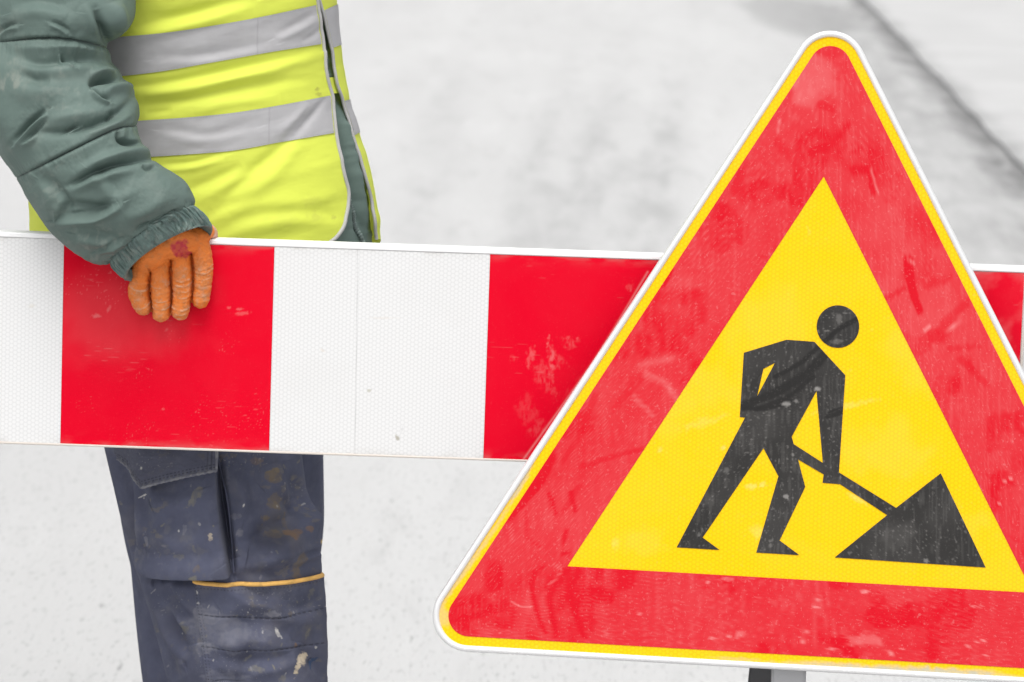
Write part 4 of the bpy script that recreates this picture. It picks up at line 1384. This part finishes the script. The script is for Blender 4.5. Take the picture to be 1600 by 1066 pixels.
LF += [([(250, 915), (275, 955), (300, 975)], 9, .004, 'f'), ([(352, 905), (395, 935), (440, 938)], 12, .003, 'f'), ([(420, 770), (455, 800), (490, 806)], 12, .0035, 'f'),
       ([(375, 735), (385, 775), (380, 810)], 14, .003, 'f'), ([(340, 1030), (400, 1040), (460, 1028)], 14, .003, 'f'), ([(450, 880), (480, 868), (503, 864)], 7, .003, 'f')]
STAINS = [  # zoom px, radii, angle, amount, colour
    (845, 172, 30, 30, 0, .55, 'o'), (855, 282, 26, 28, 0, .5, 'o'), (830, 358, 18, 22, 0, .5, 'o'), (915, 432, 22, 26, 0, .5, 'b'), (860, 425, 26, 16, 0, .35, 'o'), (970, 410, 12, 14, 0, .4, 'b'),
    (945, 565, 24, 45, 15, .45, 'o'), (520, 262, 15, 50, 28, .5, 'g'), (490, 395, 8, 24, 0, .4, 'p'), (335, 442, 9, 30, -25, .45, 'p'), (590, 430, 9, 17, 0, .6, 'c'), (470, 515, 24, 13, 25, .35, 'g'),
    (535, 588, 16, 12, 0, .6, 'g'), (705, 425, 18, 20, 0, .5, 'p'), (712, 300, 4, 8, 20, .8, 'w'), (330, 133, 5, 5, 0, .8, 'w'), (285, 262, 20, 4, -25, .8, 'w'), (420, 464, 14, 5, 20, .4, 'p'),
    (530, 485, 5, 18, -10, .4, 'g'), (955, 960, 26, 24, 0, .95, 'c'), (938, 1000, 9, 34, 12, .95, 'c'), (970, 955, 24, 16, -20, .9, 'c'), (862, 850, 7, 26, -28, .8, 'w'), (990, 848, 7, 26, 10, .45, 'g'), (470, 828, 16, 22, 0, .4, 'g'),
    (775, 1005, 28, 14, 0, .45, 'g'), (740, 965, 24, 6, -28, .4, 'g'), (885, 1050, 14, 16, 0, .4, 'g'), (560, 775, 60, 45, 0, .35, 'p'), (610, 850, 110, 70, 20, .28, 'p'), (560, 915, 40, 30, 0, .35, 'p'),
    (830, 765, 30, 14, 0, .5, 'p'), (760, 790, 10, 12, 0, .5, 'p'), (700, 660, 40, 20, 20, .18, 'p'), (1000, 680, 10, 24, 10, .35, 'g'), (915, 770, 10, 12, 0, .4, 'o'), (937, 905, 8, 12, 0, .45, 'b'), (1025, 915, 5, 7, 0, .7, 'w'),
    (700, 870, 120, 30, -10, .2, 'p'), (620, 1040, 90, 30, 0, .25, 'p'), (300, 520, 60, 40, 0, .18, 'p'), (260, 400, 25, 80, -10, .15, 'p'), (545, 558, 14, 9, 0, .35, 'o'), (770, 110, 30, 16, 0, .22, 'b'), (640, 180, 16, 40, 0, .2, 'p'),
    (930, 270, 8, 20, 0, .25, 'p'), (905, 370, 5, 40, -8, .35, 'o'), (680, 350, 20, 14, 0, .3, 'p'), (520, 600, 8, 8, 0, .4, 'g'), (1010, 985, 34, 8, -48, .9, 'k'), (1000, 975, 20, 5, -48, .8, 'n'), (530, 722, 5, 5, 0, .7, 'w'), (640, 775, 90, 4, 6, .25, 'p'),
    (300, 830, 12, 50, -5, .2, 'p'), (310, 890, 20, 30, 0, .2, 'p')]
_r = np.random.default_rng(12)
for _ in range(75):
    _x, _y = _r.uniform(150, 1050), _r.uniform(90, 1060)
    STAINS.append((_x, _y, _r.uniform(2, 4.5), _r.uniform(3, 11), _r.uniform(-40, 40), _r.uniform(.3, .65), 'wpgpgg'[_r.integers(0, 6)]))
SCOL = dict(o=(.20, .145, .065), b=(.26, .15, .06), g=(.21, .195, .14), p=(.22, .22, .25), c=(.52, .44, .33), w=(.60, .58, .55), k=(.03, .06, .13), n=(.012, .016, .03))


def cloth_stains(px, py, fr):
    t = np.zeros(px.shape + (4,))
    over(t, 0.45 * fr * sstep(0.15, 0.7, fbm(px / 40, py / 40, 301, 5)), (0.125, 0.125, 0.150))
    over(t, 0.30 * fr * sstep(0.15, 0.45, fbm(px / 11, py / 11, 306, 5)) * sstep(-.1, .4, fbm(px / 60, py / 60, 307, 3)), (0.15, 0.145, 0.15))
    over(t, 0.4 * fr * sstep(0.30, 0.42, fbm(px / 8, py / 8, 308, 4)) * sstep(.05, .4, fbm(px / 50, py / 50, 311, 3)), (0.17, 0.15, 0.12))
    over(t, 0.30 * sstep(0.1, 0.6, fbm(px / 70 + 4, py / 70, 305, 4)), (0.055, 0.056, 0.076))
    over(t, 0.28 * fr * sstep(-0.2, 0.6, fbm(px / 30, py / 90, 309, 4)) * blob(px, py, 470, 860, 60, 160, 0, .9, .3, 310), (0.17, 0.145, 0.11))
    for i, (x, y, rx, ry, an, am, c) in enumerate(STAINS):
        X, Y = z6([(x, y)])[0]
        over(t, am * fr * (0.55 + 0.45 * sstep(-.4, .3, fbm(px / 5, py / 5, 400 + i, 3))) * blob(px, py, X, Y, max(1.2, rx * .3621), max(1.2, ry * .3621), an, .16, .75, 320 + i), SCOL[c])
    over(t, 0.35 * fr * sstep(0.86, 0.95, vnoise(px / 2.2, py / 2.2, 350)) * sstep(0.6, 0.85, vnoise(px / 45, py / 45, 351)), (0.36, 0.35, 0.34))
    return t


near = Loft(LV, np.stack([NL, LV], -1), np.stack([NR, LV], -1), NY, ND, leg_disp)
T_, V_ = np.meshgrid(tcols(430, 60), np.concatenate([np.linspace(540, 680, 40)[:-1], np.linspace(680, 1090, 420), np.linspace(1090, 1520, 60)[1:]]))
npx, npy = near.flat(T_, V_)
nt_ = cloth_stains(npx, npy, front(T_))
dk = (0.022, 0.023, 0.033)


def stitch(px, py, t, pts, w=0.8, am=.5, col=dk, dash=0):
    d, al = line_dist(px, py, pts)
    k = am * np.exp(-(d / w) ** 2)
    if dash:
        k = k * (np.sin(al * dash) > -0.3)
    over(t, k, col)


for pts in ([(310, 960), (380, 966), (440, 964), (505, 950)], [(322, 1010), (390, 1016), (450, 1012), (505, 1006)], [(326, 1060), (350, 1064), (400, 1072)]):
    stitch(npx, npy, nt_, pts, 1.1, .65, dk, 160)
trousers = grid('trousers', near.at(T_, V_), M['trousers'], person, closed=True, tint=nt_)

FLL = [190, 180, 178, 182, 190, 198, 204, 206, 210, 215, 223, 240, 260, 262, 262]
FRR = [500, 504, 505, 506, 506, 502, 498, 494, 486, 478, 468, 455, 440, 430, 425]
far = Loft(LV, np.stack([FLL, LV], -1), np.stack([FRR, LV], -1), [.37] * 3 + [.385] * 3 + [.40] * 9, np.array(ND) - .008,
           lambda px, py, t, v: (.005 * fbm(px / 60, py / 70, 44, 3) + .003 * fbm(px / 30, py / 30, 45, 3)) * sstep(.1, .7, np.abs(np.sin(t))))
T_, V_ = np.meshgrid(tcols(200, 50), np.concatenate([np.linspace(540, 680, 30)[:-1], np.linspace(680, 1090, 220), np.linspace(1090, 1520, 50)[1:]]))
fpx, fpy = far.flat(T_, V_)
ft = np.zeros(T_.shape + (4,))
over(ft, 0.25 * sstep(0.15, 0.6, fbm(fpx / 14, fpy / 24, 46, 4)), (0.13, 0.13, 0.16))
stitch(fpx, fpy, ft, [(470, 853), (490, 851), (506, 845)], 2.2, .95, (.6, .45, .2))
grid('trouser_leg', far.at(T_, V_), M['trousers'], trousers, closed=True, tint=ft)


def t_near(x, y):
    l, r = smooth_curve(LV, NL, y), smooth_curve(LV, NR, y)
    return np.arccos(np.clip((x - (l + r) / 2) / ((r - l) / 2), -1, 1))


def patch(name, ys, xl_, xr_, off, mat, parent, tintfn=None, warp=None, nx=240, ny=240, roll=0.006, e=0.18):
    """a piece of cloth lying on the near leg between curves xl_(y), xr_(y); its rim dips to the leg"""
    yy = np.linspace(ys[0], ys[1], ny)
    u = np.linspace(0, 1, nx)
    Y = np.repeat(yy[:, None], nx, 1)
    a, b = xl_(yy)[:, None], xr_(yy)[:, None]
    X = a + (b - a) * u[None]
    if warp is not None:
        Y = warp(X, (yy[:, None] - ys[0]) / (ys[1] - ys[0]))
    o = off(X, Y, u[None] + 0 * Y, ((yy - ys[0]) / (ys[1] - ys[0]))[:, None] + 0 * Y)
    P = near.at(t_near(X, Y), Y, 0.0) + near.normal(t_near(X, Y), Y) * o[..., None]
    t = cloth_stains(X, Y, np.ones_like(X))
    if tintfn:
        tintfn(X, Y, t, u[None] + 0 * Y)
    return grid(name, P, mat, parent, tint=t)


def rim_off(top, w=0.03, pu=(1, 1), pv=(1, 1)):
    def f(X, Y, u, v):
        k = np.ones_like(u)
        if pu[0]: k = k * sstep(0, w, u)
        if pu[1]: k = k * sstep(0, w, 1 - u)
        if pv[0]: k = k * sstep(0, w, v)
        if pv[1]: k = k * sstep(0, w, 1 - v)
        return -.003 + (top(X, Y) + .003) * k
    return f


# bag pocket on the thigh
pk_y = [690, 735, 780, 820, 850, 872, 888, 904]
pk_l = lambda y: smooth_curve(pk_y, [186, 194, 200, 204, 207, 209, 213, 226], y)
pk_r = lambda y: smooth_curve(pk_y, [338, 340, 343, 348, 353, 357, 360, 363], y)


def pk_top(X, Y):
    it = [([(212, 740), (222, 800), (240, 850)], 14, .005, 'f'), ([(240, 860), (290, 880), (345, 872)], 16, .004, 'f'), ([(322, 740), (330, 800), (345, 860)], 10, .004, 'g'),
          ([(225, 745), (270, 775), (310, 765)], 16, .003, 'f'), ([(205, 850), (225, 880), (262, 893)], 8, .004, 'g'), ([(255, 800), (290, 830), (330, 820)], 22, .004, 'f')]
    return (.004 + .020 * sstep(205, 265, X)) * (.42 + .58 * sstep(715, 850, Y)) + strokes(X, Y, it) + .0015 * fbm(X / 18, Y / 22, 55, 3)


def pk_tint(X, Y, t, u):
    stitch(X, Y, t, [(337, 705), (342, 770), (350, 820), (356, 865), (361, 895)], 1.0, .55)
    over(t, 0.4 * sstep(0.03, 0.0, np.abs(u - 0.985)), (0.14, 0.14, 0.165))


def pk_warp(X, v):
    bot = smooth_curve([180, 205, 225, 260, 300, 340, 370], [871, 879, 888, 896, 899, 900, 898], np.clip(X, 180, 370))
    return 690 + v * (bot - 690)


pocket = patch('thigh_pocket', (690, 904), pk_l, pk_r, rim_off(pk_top, .025, (1, 1), (0, 1)), M['trousers'], trousers, pk_tint, pk_warp, 240, 280)
# pocket flap with a pointed lower edge
fl_top = 690


def fl_warp(X, v):
    bot = np.interp(X, [174, 179, 200, 241, 265, 300, 331, 340], [711, 714, 727, 757, 750, 742, 736, 735])
    return fl_top + v * (bot - fl_top)


def fl_tint(X, Y, t, u):
    bot = fl_warp(X, 1.0)
    over(t, 0.30 + 0 * X, (0.078, 0.076, 0.086))
    d = np.abs(bot - Y - 5.5)
    over(t, 0.7 * np.exp(-(d / 1.0) ** 2) * (np.sin(X * 1.3) > -.4), dk)
    over(t, 0.35 * np.exp(-((bot - Y - 3) / 3.5) ** 2) * (0.5 + 0.5 * np.sin(X * .7)), (0.17, 0.17, 0.18))
    over(t, 0.6 * np.exp(-((bot - Y) / 1.8) ** 2), (0.20, 0.20, 0.215))
    over(t, 0.55 * np.exp(-(np.abs(bot - Y - 9.5) / .9) ** 2) * (np.sin(X * 1.3 + 1) > -.4), dk)
    over(t, 0.5 * np.exp(-((X - 331) / 1.0) ** 2), dk)
    over(t, 0.35 * np.exp(-((X - 326) / .9) ** 2), dk)


patch('pocket_flap', (690, 757), lambda y: 0 * y + 181, lambda y: 0 * y + 337, rim_off(lambda X, Y: (.006 + .0285 * sstep(195, 255, X) + .0020 * fbm(X / 20, Y / 14, 57, 3)), .015, (1, 0), (0, 0)),
      M['trousers'], trousers, fl_tint, fl_warp, 220, 110)
hx = np.concatenate([np.linspace(184, 337, 170), np.full(40, 337.0)])
hy = np.concatenate([fl_warp(np.linspace(184, 337, 170), 1.0), np.linspace(fl_warp(np.array(337.0), 1.0), 695, 40)])
ho = .006 + .0285 * sstep(195, 255, hx) + .0020 * fbm(hx / 20, hy / 14, 57, 3)
hp = near.at(t_near(hx, hy), hy, 0.0) + near.normal(t_near(hx, hy), hy) * (ho - .0006)[:, None]
ht = tube(hp, .0019 + .0004 * np.sin(hx * .9), 8)
htt = np.zeros(ht.shape[:2] + (4,))
over(htt, np.repeat((0.35 + 0.45 * sstep(-.3, .4, fbm(hx / 5, hy / 5, 66, 3)))[:, None], 8, 1), (0.23, 0.23, 0.245))
grid('flap_hem', ht, M['trousers'], trousers, closed=True, tint=htt)
# knee pad pocket with orange piping
kn_l = lambda y: smooth_curve([905, 960, 1010, 1066, 1160], [300, 307, 315, 324, 338], y)
kn_r = lambda y: smooth_curve(LV, NR, y) - 0.6


def kn_warp(X, v):
    top = smooth_curve([295, 340, 400, 450, 506], [909, 912, 912, 908, 897], np.clip(X, 295, 506))
    return top + v * (1165 - top)


def kn_tint(X, Y, t, u):
    a = kn_l(Y)
    for dx, am in ((6, .5), (11, .3)):
        over(t, am * np.exp(-((X - a - dx) / .9) ** 2) * (np.sin(Y * 1.3) > -.3), dk)
    over(t, 0.45 * np.exp(-((X - a - 2) / 1.5) ** 2), (0.13, 0.13, 0.155))
    tp = kn_warp(X, 0.0)
    over(t, 0.45 * np.exp(-((Y - tp - 8) / 1.0) ** 2) * (np.sin(X * 1.2) > -.3), dk)
    over(t, 0.16 * np.exp(-((Y - tp - 5) / 5) ** 2) * (np.sin(X * .55) > 0), (0.15, 0.15, 0.17))
    for pts in ([(305, 958), (380, 966), (440, 964), (505, 950)], [(318, 1008), (390, 1016), (450, 1012), (505, 1004)], [(322, 1058), (350, 1064), (400, 1072)]):
        stitch(X, Y, t, pts, 1.0, .6, dk, 150)


knee = patch('knee_pocket', (905, 1165), kn_l, kn_r, rim_off(lambda X, Y: .0035 + .001 * fbm(X / 26, Y / 26, 58, 3), .02, (1, 0), (0, 0)), M['trousers'], trousers,
             kn_tint, kn_warp, 250, 280)
t0_ = float(t_near(np.array(302.), np.array(909.)))
tt0 = np.linspace(t0_, -0.5, 170)
yy = np.full(170, 905.0)
for _ in range(5):
    xx = (smooth_curve(LV, NL, yy) + smooth_curve(LV, NR, yy)) / 2 + (smooth_curve(LV, NR, yy) - smooth_curve(LV, NL, yy)) / 2 * np.cos(tt0)
    yy = kn_warp(xx, 0.0) + 0
p = near.at(tt0, yy, np.where(tt0 > .25, .0034, .0034 * np.clip(tt0 / .25, 0, 1) - .0012))
gp = tube(p, .0030, 10)
tt = np.zeros(gp.shape[:2] + (4,))
over(tt, 0.5 * sstep(.1, .6, fbm(np.repeat(xx[:, None], 10, 1) / 7, np.arange(10)[None] * .3 + 0 * xx[:, None], 61, 3)), (.45, .26, .09))
grid('orange_piping', gp, M['trim'], trousers, closed=True, tint=tt)
# piped hem of the thigh pocket opening
for pts, r in (([(337, 728), (341, 800), (350, 850), (359, 898)], .0016), ([(339, 706), (355, 778), (362, 843), (365, 896)], .0014)):
    q = curve_pts(pts, 20)
    grid('pocket_seam', tube(near.at(t_near(q[:, 0], q[:, 1]), q[:, 1], .004 if r > .0015 else .002), r, 8), M['trousers'], trousers, closed=True,
         tint=np.zeros((len(q), 8, 4)))


# --- boots, below the frame
def boot(x, yc):
    s = np.linspace(0, 1, 26)
    rows = []
    for k in s:                                    # heel to toe
        hw = np.interp(k, [0, .06, .3, .6, .85, 1], [.02, .036, .036, .048, .044, .012])
        hh = np.interp(k, [0, .06, .3, .45, .6, .85, .96, 1], [.05, .11, .12, .10, .075, .06, .045, .02])
        t = np.linspace(0, 2 * math.pi, 28, endpoint=False)
        c, sn = np.cos(t), np.sin(t)
        rows.append(np.stack([np.full_like(t, x - .10 + k * .29), yc + hw * np.sign(c) * np.abs(c) ** .8, np.maximum(0.0, hh / 2 + hh / 2 * np.sign(sn) * np.abs(sn) ** .6)], -1))
    return grid('boot', np.array(rows), M['boot'], person, closed=True)


boot(pel.x - 0.0, .21)
boot(pel.x - .08, .41)
